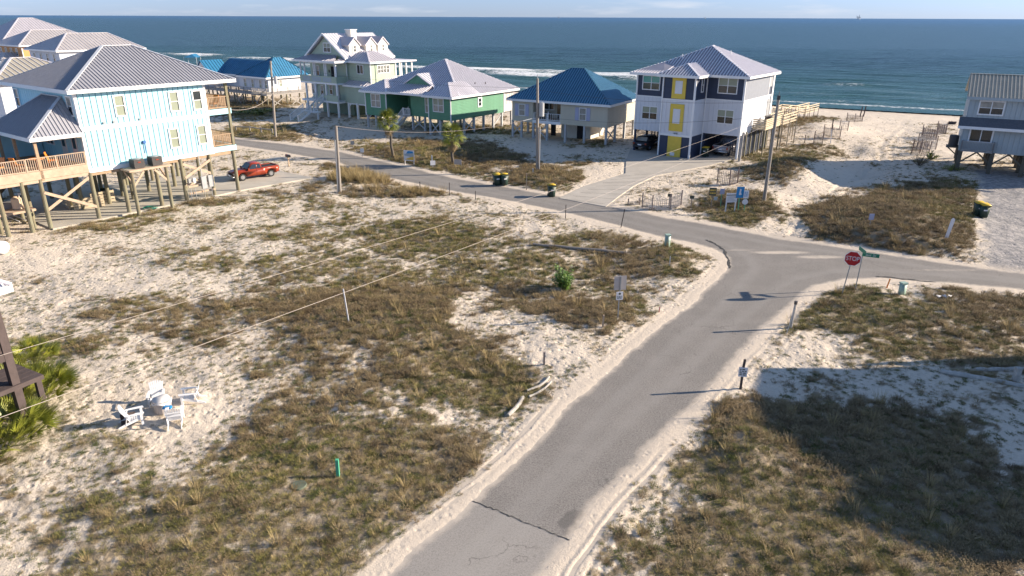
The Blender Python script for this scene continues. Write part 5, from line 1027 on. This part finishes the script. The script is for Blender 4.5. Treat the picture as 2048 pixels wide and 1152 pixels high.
MB().prism([(-.5,-.025,.95),(.5,-.025,.75),(.5,-.025,1.25),(-.5,-.025,1.1)],(0,-.003,0)).build('printed_band',M['greyblue_siding'],T); MB().prism([(-.5,-.03,.55),(.5,-.03,.5),(.5,-.03,.9),(-.1,-.03,.72)],(0,-.003,0)).build('printed_sand',M['sign_yellow'],T); MB().prism([(-.3,-.03,1.15),(.45,-.03,1.2),(.45,-.03,1.38),(-.1,-.03,1.42)],(0,-.003,0)).build('printed_sky',M['sign_blue'],T)
board('yard_sign','small white yard sign near the left palm tree','sign',725,313,.38,.42,.65,'sign_white',1,'pole_wood',0,pw=.05)
board('yard_sign','tiny white square marker sign in the grass between the palms','sign',866,337,.5,.45,.55,'sign_white',1,'sign_white',R(15),pw=.03)
T = thing('marker_post','curved white marker post in the grass between the palms','post',tuple(at(864,325))); MB().box(-.06,.06,-.03,.03,0,.75).build('stake_body',M['sign_white'],T)
board('yard_sign','low wire framed sign right of the second palm tree','sign',916,335,.75,.5,.55,'sign_back',2,'galv',R(-10),pw=.03)
board('yard_sign','small dark square sign beside the sandy drive of the green house','sign',706,300,.42,.42,.8,'steel_grey',1,'pole_wood',0,pw=.04)
T = board('beach_sign','dark green and brown rules sign at left of the beach access signs','sign',1422,417,.55,.62,1.35,'sign_dark',1,'pole_wood',R(-6),pw=.06); prn(T,.44,1.12,1.58,2,'sign_yellow'); MB().box(.12,.4,-.03,-.01,.68,.95).build('small_plate',M['greyblue_siding'],T)
board('beach_sign','small lavender grey sign behind the rules sign','sign',1441,414,.36,.42,1.25,'lavender_shutter',1,'post_green',0,pw=.04)
T = board('beach_sign','wide white notice on two white legs at the beach access','sign',1460,424,.88,.72,1.12,'sign_white',2,'sign_white',R(8),pw=.07); MB().box(-.44,.44,-.024,-.02,1.3,1.36).build('header_bar',M['sign_dark'],T)
for i in range(5): MB().box(-.36,.36-.1*(i%3),-.024,-.02,.86+i*.085,.885+i*.085).build('text_line',M['steel_grey'],T)
T = board('beach_sign','bright blue sign at the beach access','sign',1476,423,.6,.85,1.5,'sign_blue',1,'post_green',R(6),pw=.05); MB().prism([(-.1,-.024,1.3),(.12,-.024,1.32),(.03,-.024,1.52),(.06,-.024,1.72),(-.04,-.024,1.78),(-.08,-.024,1.55)],(0,.004,0)).build('printed_symbol',M['sign_white'],T)
T = board('beach_sign','white sign above a round plate at right of the beach access signs','sign',1488,424,.38,.62,1.38,'sign_white',1,'post_green',R(-4),pw=.06); MB().cyl((-.02,-.03,.8),(-.02,-.015,.8),.22,.22,16).build('round_plate',M['sign_white'],T); prn(T,.28,1.2,1.6,4,'sign_blue')
for u,v,lab in ((1382,416,'black house number plaque on a short wooden post by the street'),(1338,412,'black plaque on a post inside the slatted sand fence')):
    board('post_plaque',lab,'sign',u,v,.36,.24,.88,'sign_dark',1,'brace_wood',0,pw=.08)
T = board('post_notice','purple notice on a thin post on the grassy mound','sign',1739,455,.34,.42,.75,'lavender_shutter',1,'steel_grey',0,pw=.03)
T = board('post_notice','white notice on a wooden post with black cap by the narrow road','sign',1481,779,.34,.42,.80,'sign_white',1,'dark_wood',R(-10),pw=.09); MB().bar((0,.02,1.0),(.02,.02,1.35),.085).build('post_top',M['dark_wood'],T); prn(T,.26,.64,.96,4,'sign_dark')
T = thing('wooden_post','grey wooden post with black cap and guy wire by the bend','post',tuple(at(1581,656))); MB().cyl((0,0,-.3),(.06,0,1.25),.07,.06,8).build('post_shaft',M['weather_wood'],T); MB().cyl((.06,0,1.25),(.06,0,1.4),.08,.08,8).build('cap',M['ac_metal'],T); MB().bar((.04,0,1.1),(-.45,-.7,.0),.025).build('guy_wire',M['galv'],T)
T = thing('mailbox','black mailbox on a bent wooden post by the street','mailbox',tuple(at(578,333)),R(-37)); MB().box(-.05,.05,-.05,.05,-.3,.95).bar((0,0,.6),(.25,0,.9),.05).build('post',M['brace_wood'],T); MB().box(-.28,.3,-.12,.12,.95,1.1).cyl((-.28,0,1.1),(.3,0,1.1),.12,.12,12).build('box',M['black_paint'],T); MB().box(.0,.03,-.15,-.125,1.1,1.25).build('flag',M['red_paint'],T)
def stake(name, lab, u, v, h, w, mt, tx=0, ty=0, cat='stake', cap=None):
    T = thing(name,lab,cat,tuple(at(u,v))); MB().bar((0,0,-.2),(tx,ty,h),w).build('stake_body',M[mt],T)
    if cap: MB().bar((tx,ty,h-.0),(tx*1.1,ty*1.1,h+.06),w*1.5).build('cap',M[cap],T)
stake('plastic_pole','thin white plastic pole leaning in the brown grass',698,643,1.68,.05,'sign_white',-.14,0,'pole'); stake('marker_post','bright green marker post in the foreground grass',676,953,.66,.10,'post_green',.02,0,'post')
stake('wooden_stake','short wooden stake below the square sign',1205,654,.62,.07,'brace_wood',.03); stake('wooden_stake','short wooden stake at the edge of the foreground grass',1088,729,.6,.08,'fence_wood',.0)
stake('survey_flag','small red survey flag on the sandy shoulder',1317,624,.28,.035,'sign_red',.05,0,'marker'); stake('survey_flag','slim orange marker beside the stop sign corner',1772,576,.55,.05,'orange_plastic',.12,0,'marker')
stake('thin_pole','white topped thin stake near the green utility box',1339,532,.6,.035,'sign_white'); stake('steel_post','rusty steel post at the street edge beside the fan of cables',1131,437,1.05,.05,'rust_steel'); stake('steel_post','leaning rusty steel post at the bend of the street',1241,455,1.35,.05,'rust_steel',.22)
stake('steel_post','steel post with a dark plate, leftmost of the street edge posts',841,382,.75,.05,'rust_steel',-.03,0,'post','rust_steel'); stake('steel_post','tall steel post at the street edge below the second palm',899,391,1.1,.05,'rust_steel',.02); stake('steel_post','steel post at the street edge right of the tallest one',951,399,.72,.05,'rust_steel')
stake('wooden_stake','pale thin wooden stake right of the paired bins',1053,380,1.45,.07,'brace_wood'); stake('wooden_stake','short pale stake by the foot of the transformer pole',1066,347,.45,.08,'sign_white')
T = thing('marker_post','leaning white plastic post on the right grassy mound','post',tuple(at(1892,479))); MB().prism([(-.09,0,-.1),(.09,0,-.1),(.30,0,1.35),(.20,0,1.45),(.08,0,1.35)],(0,.08,0)).build('post_body',M['sign_white'],T)
for u,v,h,lab in ((1334,494,.85,'pale green utility pedestal on the lot corner by the bend'),(1803,588,.68,'pale green utility pedestal right of the stop sign')):
    T = thing('utility_pedestal',lab,'utility box',tuple(at(u,v)),R(12)); bev(MB().box(-.15,.15,-.13,.13,-.1,h-.08).build('cabinet',M['pedestal_green'],T),.015); MB().box(-.17,.17,-.15,.15,h-.08,h).build('lid',M['pedestal_green'],T)
T = thing('ground_cover_lid','faded green round ground lid lying in the foreground grass','utility lid',tuple(at(598,972,.05))); MB().cyl((0,0,-.04),(0,0,.01),.25,.23,20).build('lid_disc',M['faded_green'],T)
# ------------------------------------------------------------------ logs, timber, litter
def log(lab, a_, b_, r, mt='weather_wood', bend=0, cat='log'):
    a_, b_ = at(*a_,r*.6), at(*b_,r*.6); T = thing('driftwood_log',lab,cat,tuple(a_)); v = b_-a_; m_ = MB(); N_ = 8; s_ = v.cross(Vector((0,0,1))).normalized(); P_ = [v*(i/N_)+s_*bend*math.sin(PI*i/N_)+Vector((0,0,random.uniform(-.02,.03))) for i in range(N_+1)]
    rr = [r*(1-.25*abs(i/N_-.4))*random.uniform(.85,1.1) for i in range(N_+1)]
    for i in range(N_): m_.cyl(P_[i],P_[i+1],rr[i],rr[i+1],9)
    m_.build('log_body',M[mt],T); return T
log('long weathered grey utility log lying across the sandy lot',(1066,491),(1252,508),.12,'pole_wood')
log('grey driftwood pole at the grass edge, lowest of the road side pieces',(1016,833),(1046,797),.09,bend=.05); log('curved driftwood branch at the grass edge by the road, upper left',(1054,783),(1098,755),.06,bend=.16); log('curved driftwood branch at the grass edge by the road, nearest the sand',(1058,795),(1102,765),.055,bend=.10)
log('long grey timber lying on the sand beside the shadow at right',(1880,745),(2046,775),.12); log('second grey timber crossing behind the long one at the right edge',(1950,742),(2046,741),.10)
stake('wooden_post','thick grey stub post between the timbers at the right edge',2030,762,.62,.2,'weather_wood',0,0,'post')
T = thing('plastic_sheet','crumpled white plastic sheet in the grass right of the stop sign','litter',tuple(at(1886,597,.06))); m_ = MB()
for i in range(14): a_ = random.uniform(0,6.28); q = Vector((random.uniform(-.4,.4),random.uniform(-.2,.2),random.uniform(0,.08))); m_.add([q,q+Vector((.2*math.cos(a_),.2*math.sin(a_),.05)),q+Vector((.15*math.cos(a_+2),.15*math.sin(a_+2),.1))],[(0,1,2)])
m_.build('sheet',M['sign_white'],T)
# ------------------------------------------------------------------ sand fences
def sfence(lab, pts, h=1.1, mt='fence_wood', step=.11, lean=.0, z=None):
    P_ = [at(*q) for q in pts]; T = thing('sand_fence',lab,'sand fence',tuple(P_[0])); m_, w_ = MB(), MB()
    for i in range(len(P_)-1):
        a_, b_ = P_[i]-P_[0], P_[i+1]-P_[0]; L_ = (b_-a_).length; k = int(L_/step)
        for j in range(k+1):
            c = a_.lerp(b_,j/max(k,1)); m_.bar(c-Vector((0,0,.1)),c+Vector((random.uniform(-.03,.03)+lean,random.uniform(-.03,.03),h*random.uniform(.88,1.03))),.085,.015)
        for f in (.2,.5,.8): w_.bar(a_+Vector((lean*f,0,h*f)),b_+Vector((lean*f,0,h*f)),.02)
    for q in P_: MB().bar(q-P_[0]-Vector((0,0,.3)),q-P_[0]+Vector((lean,0,h+.22)),.08).build('post',M['fence_wood'],T)
    m_.build('slats',M[mt],T,kind='stuff'); w_.build('tie_wire',M['wire_dark'],T); return T
sfence('pale slatted sand fence beside the street by the black plaques',[(1284,415),(1304,421),(1340,419),(1362,410)],1.0,'fence_pale',.16); sfence('short leaning slatted fence left of the street side fence',[(1256,411),(1279,409)],.35,'fence_pale',.14)
sfence('slatted sand fence behind the beach access signs',[(1434,368),(1458,371),(1475,366)],1.25,'fence_wood',.17)
sfence('slatted beach fence in the right row, nearest the grey blue house',[(1822,306),(1838,307),(1856,311)],1.35,'fence_wood',.14,.1); sfence('slatted beach fence in the right row, second from the house',[(1834,293),(1871,299)],1.35,'fence_pale',.13); sfence('slatted beach fence in the right row, third from the house',[(1843,273),(1872,280)],1.3,'fence_wood',.13); sfence('slatted beach fence in the right row, farthest with a fallen rail',[(1873,264),(1891,268)],1.25,'fence_wood',.13)
sfence('slatted beach fence in the left row, nearest the dune crest',[(1627,287),(1644,290)],1.25,'fence_pale',.13); sfence('slatted beach fence in the left row with a tall white corner post',[(1646,274),(1662,276),(1679,278)],1.35,'fence_wood',.13); sfence('low slatted beach fence in the left row, in the middle',[(1679,258),(1695,261)],1.0,'fence_pale',.15); sfence('slatted beach fence in the left row, near the water',[(1693,241),(1709,243),(1724,243)],1.0,'fence_wood',.15)
for u,v,lab in ((1720,232,'left dark post of the pair at the beach entrance'),(1727,231,'right dark post of the pair at the beach entrance')): stake('wooden_post',lab,u,v,1.7,.14,'dark_wood',.15,0,'post')
stake('wooden_stake','thin stake left of the low beach fence',1663,262,1.5,.1,'dark_wood'); stake('wooden_stake','thin stake near the beach fence by the dune crest',1609,286,1.0,.07,'dark_wood'); stake('plastic_pole','white leaning stake at the foot of the left beach fences',1661,286,1.6,.08,'sign_white',-.1,0,'pole')
T = thing('rail_fence','low timber rail fence along the sandy drive by the far pole','fence',tuple(at(472,262)),R(-30)); Q_ = [at(*q)-at(472,262) for q in ((472,262),(500,263),(523,266),(545,268))]; m_ = MB()
for i in range(3): m_.bar(Q_[i]+Vector((0,0,.55)),Q_[i+1]+Vector((0,0,.5)),.12)
T.rotation_euler = (0,0,0); m_.build('rail',M['grey_wood'],T)
for q in Q_: MB().bar(q-Vector((0,0,.2)),q+Vector((0,0,.65)),.14).build('post',M['grey_wood'],T)
log('dark board lying on the beach beyond the right fences',(1897,247),(1912,248),.3,'dark_wood')
# boardwalk from the navy house towards the beach
T = thing('boardwalk','timber boardwalk with railings arching over the dune to the beach','boardwalk',(0,0,0)); path = [Vector((*o2l(.9,8.8),2.9)),Vector((*o2l(1.2,14.5),2.9)),Vector((*G(1560,226,1.7),1.7))]
w0 = Vector((*G(1556,232,1.3),1.3)); w1 = Vector((*G(1572,224,1.1),1.1)); w2 = Vector((*G(1600,226,.6),.6)); w3 = Vector((*G(1627,219,.3),.3)); path = [Vector((*o2l(.9,8.9),2.8)),Vector((*o2l(1.0,14),2.8)),w0,w1,w2,w3]
for i in range(len(path)-1):
    a_, b_ = path[i], path[i+1]; d = b_-a_; n2 = Vector((-d.y,d.x,0)).normalized()*.75; m_ = MB().bar(a_,b_,1.5,.08); sec = m_.build('deck_section',M['pallet_wood'],T); r_ = MB()
    for s_ in (-1,1):
        for hh in (.35,.7,1.0): r_.bar(a_+n2*s_+Vector((0,0,hh)),b_+n2*s_+Vector((0,0,hh)),.05,.12)
        k = max(1,int(d.length/2.2))
        for j in range(k+1): c = a_.lerp(b_,j/k)+n2*s_; r_.bar(c-Vector((0,0,c.z+2.5)),c+Vector((0,0,1.02)),.08)
    r_.build('side_rail',M['pallet_wood'],T)
# ------------------------------------------------------------------ chairs and barrel
def chair(lab, u, v, rz):
    p = at(u,v); T = thing('adirondack_chair',lab,'chair',tuple(p),rz,'white slatted garden chairs around the barrel')   # faces local -Y
    for s_ in (-1,1):
        MB().prism([(s_*.27,-.40,.34),(s_*.27,-.40,.28),(s_*.27,.55,.0),(s_*.27,.68,.0),(s_*.27,.60,.08),(s_*.27,-.1,.33)],(.03*s_,0,0)).build('side_rail',M['chair_white'],T)
        MB().box(s_*.30,s_*.34,-.42,-.32,0,.56).build('front_leg',M['chair_white'],T); MB().prism([(s_*.24,-.50,.57),(s_*.40,-.46,.57),(s_*.40,-.1,.57),(s_*.36,.28,.57),(s_*.28,.28,.57)],(0,0,.03)).build('armrest',M['chair_white'],T)
        MB().bar((s_*.31,.2,.56),(s_*.28,.32,.1),.06,.03).build('arm_support',M['chair_white'],T)
    first = None
    for i in range(6):
        y = -.40+i*.095; z = .345-.02*i-.02*(i > 0); MB().box(-.30,.30,y,y+.078,z,z+.022).build('seat_slat',M['chair_white'],T)
    for i in range(7):
        x = -.255+i*.085; hh = .72+.13*math.cos((i-3)/3.4*1.3); b0 = Vector((x*.8,.14,.24)); b1 = Vector((x*1.15,.14+hh*.42,.24+hh*.90)); MB().bar(b0,b1,.070,.02,up=(0,-1,.4)).build('back_slat',M['chair_white'],T)
    T.scale = (.8,)*3
    MB().bar((-.28,.30,.52),(.28,.30,.52),.03,.06).bar((-.27,.38,.72),(.27,.38,.72),.03,.05).build('back_brace',M['chair_white'],T); return T
chair('white slatted chair facing us at the back left of the group',316,806,R(20)); chair('white slatted chair at the right, turned sideways to the left',384,803,R(-75)); chair('white slatted chair at front left seen from behind and side',268,846,R(118)); chair('white slatted chair at front right with its back towards us',352,845,R(200))
p = at(327,822); T = thing('fire_pit_barrel','pale grey covered barrel in the middle of the white chairs','barrel',tuple(p)); MB().cyl((0,0,0),(0,0,.52),.30,.34,16).build('barrel_body',M['sign_back'],T,smooth=False)
m_ = MB(); ring = []
for i in range(16): a_ = 2*PI*i/16; ring.append((.37*math.cos(a_),.37*math.sin(a_),.40+.07*math.sin(3*a_))) 
top = [(.30*math.cos(2*PI*i/16),.30*math.sin(2*PI*i/16),.56+.03*math.sin(5*i)) for i in range(16)]; m_.add(ring+top+[(0,0,.60)],[(i,(i+1)%16,16+(i+1)%16,16+i) for i in range(16)]+[(16+i,16+(i+1)%16,32) for i in range(16)]); m_.build('cloth_cover',M['door_white'],T,smooth=True)
p = at(338,833,.36); T = thing('folded_towel','small blue towel beside the grey barrel','towel',tuple(p)); MB().box(-.16,.16,-.08,.08,0,.05).box(-.12,.14,-.06,.1,.05,.08).build('towel_fold',M['sign_blue'],T)
T = thing('dark_box','dark flat box lying under the front left white chair','box',tuple(at(258,845)),R(30)); MB().box(-.25,.25,-.2,.2,0,.06).build('box_base',M['dark_wood'],T); MB().box(-.25,.25,.18,.2,.06,.3).build('box_lid',M['dark_wood'],T)
# ------------------------------------------------------------------ under the aqua house
def pallet(lab, x, y, rz, lx=1.9, h=.85):
    T = thing('wooden_pallet',lab,'pallet',(*fr(BFo,BFa,x,y),.07),BFa+rz,'pallets standing on edge under the aqua house')
    for i in range(4): MB().box(0,lx,-.05,-.03,.03+i*h/4,.03+i*h/4+h/5.4).build('slat',M['pallet_wood'],T); MB().box(0,lx,.07,.09,.03+i*h/4,.03+i*h/4+h/5.4).build('slat',M['pallet_wood'],T)
    for x_ in (.03,lx/2,lx-.07): MB().box(x_,x_+.05,-.03,.07,0,h).build('stringer',M['pallet_wood'],T)
pallet('pale wooden pallet on edge in the sun facing the lot',-3.9,-.1,R(75),2.1); pallet('wooden pallet on edge behind the first, nearer the tipped bin',-4.6,1.5,R(80),1.7,.95); pallet('shaded wooden pallet on edge at the left end of the enclosure',-6.6,.2,R(-10),2.3,.9)
T = thing('water_tank_stand','tan pressure tank on a timber shelf under the porch deck','water tank',(*fr(BFo,BFa,-1.5,-4.6),0),BFa)
bx('shelf','brace_wood',T,-1.6,.6,-1.6,1.0,1.25,1.4); MB().cyl((-.2,.2,1.45),(-.2,.2,2.15),.32,.32,18).cyl((-.2,.2,2.15),(-.2,.2,2.3),.32,.12,18).build('tank_body',M['tank_tan'],T,smooth=False)
for x,y in ((.4,.7),(.4,-1.3),(-1.4,.7),(-1.4,-1.3)): MB().cyl((x,y,-.2),(x,y,1.25),.14,.13,10).build('leg',M['pile_wood'],T)
MB().cyl((.25,.55,1.4),(.25,.55,2.4),.03,.03,6).cyl((-.6,.55,1.4),(-.6,.55,2.4),.03,.03,6).bar((-.6,.55,2.4),(.25,.55,2.4),.05).build('pipework',M['sign_white'],T); MB().bar((-1.5,-.2,.75),(.7,-.2,.75),.04).bar((-1.5,.2,.75),(.7,.2,.75),.04).build('lower_pipe',M['sign_white'],T); bx('yellow_box','sign_yellow',T,-1.5,-1.1,-1.2,-.8,.8,1.1); bx('pump_cover','steel_grey',T,-1.5,-.8,-.6,.2,1.4,1.8)
T = thing('garden_hose','coiled green garden hose on the edge of the concrete slab','hose',(*fr(BFo,BFa,.1,3.6),.09)); m_ = MB()
for k in range(5):
    r_ = .22+.05*k; P_ = [(r_*1.3*math.cos(2*PI*i/18)+.04*k,r_*math.sin(2*PI*i/18),.02+.015*k) for i in range(19)]
    for i in range(18): m_.cyl(P_[i],P_[i+1],.015,.015,5,cap=False)
m_.build('hose_coil',M['hose_green'],T)
def pchair(lab, x, y, rz, z=4.02, mt='orange_plastic', o=None):
    T = thing('porch_chair',lab,'chair',(*fr(BFo,BFa,x,y),z),BFa+rz,'orange plastic porch chairs'); MB().box(-.28,.28,-.28,.28,.38,.44).build('seat',M[mt],T); MB().prism([(-.28,.26,.44),(.28,.26,.44),(.24,.42,1.0),(-.24,.42,1.0)],(0,.04,0)).build('backrest',M[mt],T)
    for a_ in (-.25,.25):
        for b_ in (-.25,.25): MB().box(a_-.025,a_+.025,b_-.025,b_+.025,0,.38).build('leg',M[mt],T)
pchair('orange porch chair nearest the porch post',-1.2,-3.9,R(200)); pchair('orange porch chair at the right side of the porch',-1.5,-1.6,R(150)); pchair('orange porch chair at the left end of the porch',-1.6,-5.0,R(20)); pchair('orange chair on the upper seaward balcony',-.8,10.8,R(20),6.92)
T = thing('porch_table','round orange table between the porch chairs','table',(*fr(BFo,BFa,-1.1,-2.8),4.02)); MB().cyl((0,0,.7),(0,0,.74),.5,.5,18).build('tabletop',M['orange_plastic'],T); MB().cyl((0,0,0),(0,0,.7),.05,.05,8).build('pedestal',M['orange_plastic'],T)
# ------------------------------------------------------------------ beach tent and oil rigs
bp = Vector((*G(386,129,-1.2),-1.2)); T = thing('beach_canopy','small bright blue beach canopy on the distant sand','canopy',tuple(bp))
MB().prism([(-2.2,-1.8,2.3),(0,0,3.3),(2.2,-1.8,2.3)],(0,3.6,0)).build('canopy_top',M['bright_blue_roof'],T)
for x in (-2.1,2.1):
    for y in (-1.7,1.7): MB().box(x-.05,x+.05,y-.05,y+.05,-.5,2.4).build('leg',M['white_trim'],T)
def rig(lab, u, sc, dist=9000):
    d = ray(u,38); T = thing('oil_platform',lab,'oil platform',(d[0]*dist,d[1]*dist,-2)); k = sc
    for x in (-1,1):
        for y in (-1,1): MB().bar((x*14*k,y*14*k,-5),(x*9*k,y*9*k,22*k),3*k).build('leg',M['steel_grey'],T)
    MB().box(-20*k,20*k,-16*k,16*k,22*k,27*k).box(-26*k,14*k,-12*k,12*k,32*k,36*k).build('deck',M['steel_grey'],T); MB().bar((6*k,0,27*k),(6*k,0,60*k),3*k).bar((-14*k,0,36*k),(-34*k,0,50*k),2*k).build('derrick',M['steel_grey'],T)
rig('largest oil platform on the horizon above the navy house',1717,1.0); rig('small oil platform on the horizon near the middle',1410,.45); rig('small oil platform on the horizon left of the middle',1117,.5)
# ------------------------------------------------------------------ palms, palmettos, shrubs
def fan(mt, n_=21, l=.55, w=.03, pet=.5, droop=.35, seed=1):
    "fan leaf: petiole plus radiating leaflets, lying along +X"
    r = random.Random(seed); m_ = MB(); m_.bar((0,0,0),(pet,0,0),.02,.012)
    for i in range(n_):
        a_ = (i/(n_-1)-.5)*2.5; d = (math.cos(a_),math.sin(a_),.12*math.cos(a_*2)+r.uniform(-.06,.06)); m_.blade((pet,0,0),d,l*(1-.25*abs(a_)/1.25)*r.uniform(.9,1.08),w,droop*r.uniform(.7,1.4),3)
    return m_.mesh('frond', mt)
def palm(lab, u, v, h, seed, lean=(0,0), skirt=1.0, cr=1.0):
    r = random.Random(seed); p = at(u,v); T = thing('palm_tree',lab,'palm tree',tuple(p)); m_ = MB(); N_ = 9; P_ = [Vector((lean[0]*(i/N_)**2+.05*math.sin(i*1.3),lean[1]*(i/N_)**2,h*i/N_-.2)) for i in range(N_+1)]
    for i in range(N_): m_.cyl(P_[i],P_[i+1],.15-.003*i,.14-.003*i+(.012 if i%2 else 0),9)
    m_.build('trunk',M['palm_trunk'],T); c = P_[-1]; A_ = [fan(M['frond'],seed=seed+k) for k in range(2)]+[fan(M['frond_yellow'],seed=seed+5)]; D_ = fan(M['frond_dead'],13,.5,.05,.35,.9,seed+9)
    for i in range(50):
        az = r.uniform(0,2*PI); el = r.uniform(-.55,1.35); o = inst(r.choice(A_),'frond',T,tuple(c+Vector((0,0,r.uniform(-.1,.25)))),(r.uniform(-.4,.4),-el,az),r.uniform(.85,1.15)*cr)
    for i in range(int(22*skirt)):
        az = r.uniform(0,2*PI); o = inst(D_,'dead_frond',T,tuple(c+Vector((0,0,r.uniform(-.45,-.05)))),(r.uniform(-.4,.4),r.uniform(.7,1.35),az),r.uniform(.7,1.0)*cr)
    return T
palm('taller slender fan palm on the grassy island, left of the two',785,313,3.7,3,(-.25,0),.7,1.45); palm('shorter bushier fan palm with dead skirt, right of the two',905,328,2.9,8,(.1,0),1.2,1.45)
def palmetto(lab, loc, n_, rad, seed, mts, sc=1.0):
    r = random.Random(seed); T = thing('palmetto',lab,'palmetto bush',tuple(loc)); A_ = [fan(M[k],17,.70,.036,.7,.10,seed+i) for i,k in enumerate(mts)]
    for i in range(n_):
        az = r.uniform(0,2*PI); q = rad*math.sqrt(r.random()); el = r.uniform(.35,1.35)*(1-.3*q/rad); a2 = az+r.uniform(-.7,.7); inst(r.choice(A_),'frond',T,(q*math.cos(az),q*math.sin(az),r.uniform(-.05,.3)),(r.uniform(-.5,.5),-el,a2),r.uniform(.75,1.1)*sc)
    return T
palmetto('large dark green saw palmetto clump below the brown landing',at(50,800),190,1.0,21,('frond','frond_yellow','frond_yellow'),1.0); palmetto('saw palmetto clump at the left edge, nearest us',at(4,885),180,.95,31,('frond','frond_yellow','frond_yellow'),1.0); palmetto('yellow green palmetto clump behind the brown landing',at(60,728),90,.65,41,('frond_yellow','frond_yellow','frond'),.75)
def bush(lab, u, v, h, rad, seed, mt='leaf_green', nl=2600, name='shrub', leaf=.07, dens=26):
    r = random.Random(seed); p = at(u,v); T = thing(name,lab,'shrub',tuple(p)); s_, l_ = MB(), MB()
    for i in range(dens):
        a_ = r.uniform(0,2*PI); q = rad*math.sqrt(r.random()); hh = h*r.uniform(.5,1.05)*(1-.35*(q/rad)**2); e = Vector((q*math.cos(a_),q*math.sin(a_),hh)); b_ = e*.15; b_.z = 0; s_.bar(b_,e,.018)
        for k in range(nl//dens):
            f = r.uniform(.2,1.05); c = b_.lerp(e,f)+Vector((r.gauss(0,.06),r.gauss(0,.06),r.gauss(0,.05))); az = r.uniform(0,2*PI); el = r.uniform(-.3,1.2); l_.blade(c,(math.cos(az)*math.cos(el),math.sin(az)*math.cos(el),math.sin(el)),leaf*r.uniform(.7,1.4),leaf*.5,.2,2)
    s_.build('stem',M['twig'],T); l_.build('foliage',M[mt],T,kind='stuff'); return T
bush('bright green leafy shrub standing alone on the sandy lot',1130,580,1.5,.75,5,leaf=.11); bush('dark green clump at the foot of the beach fences',1862,318,.9,.9,6,'frond',900,leaf=.14,dens=16)
bush('bare twiggy grey shrub in front of the beach fences',1838,331,1.3,1.1,7,'twig',160,leaf=.1,dens=40); bush('green creeping shrub in the shade below the grey blue house',1905,340,.5,1.2,9,'frond',700,leaf=.14,dens=20); bush('dark low shrub beside the sage green house drive',515,228,.7,3.2,12,'frond',1500,leaf=.3,dens=30)
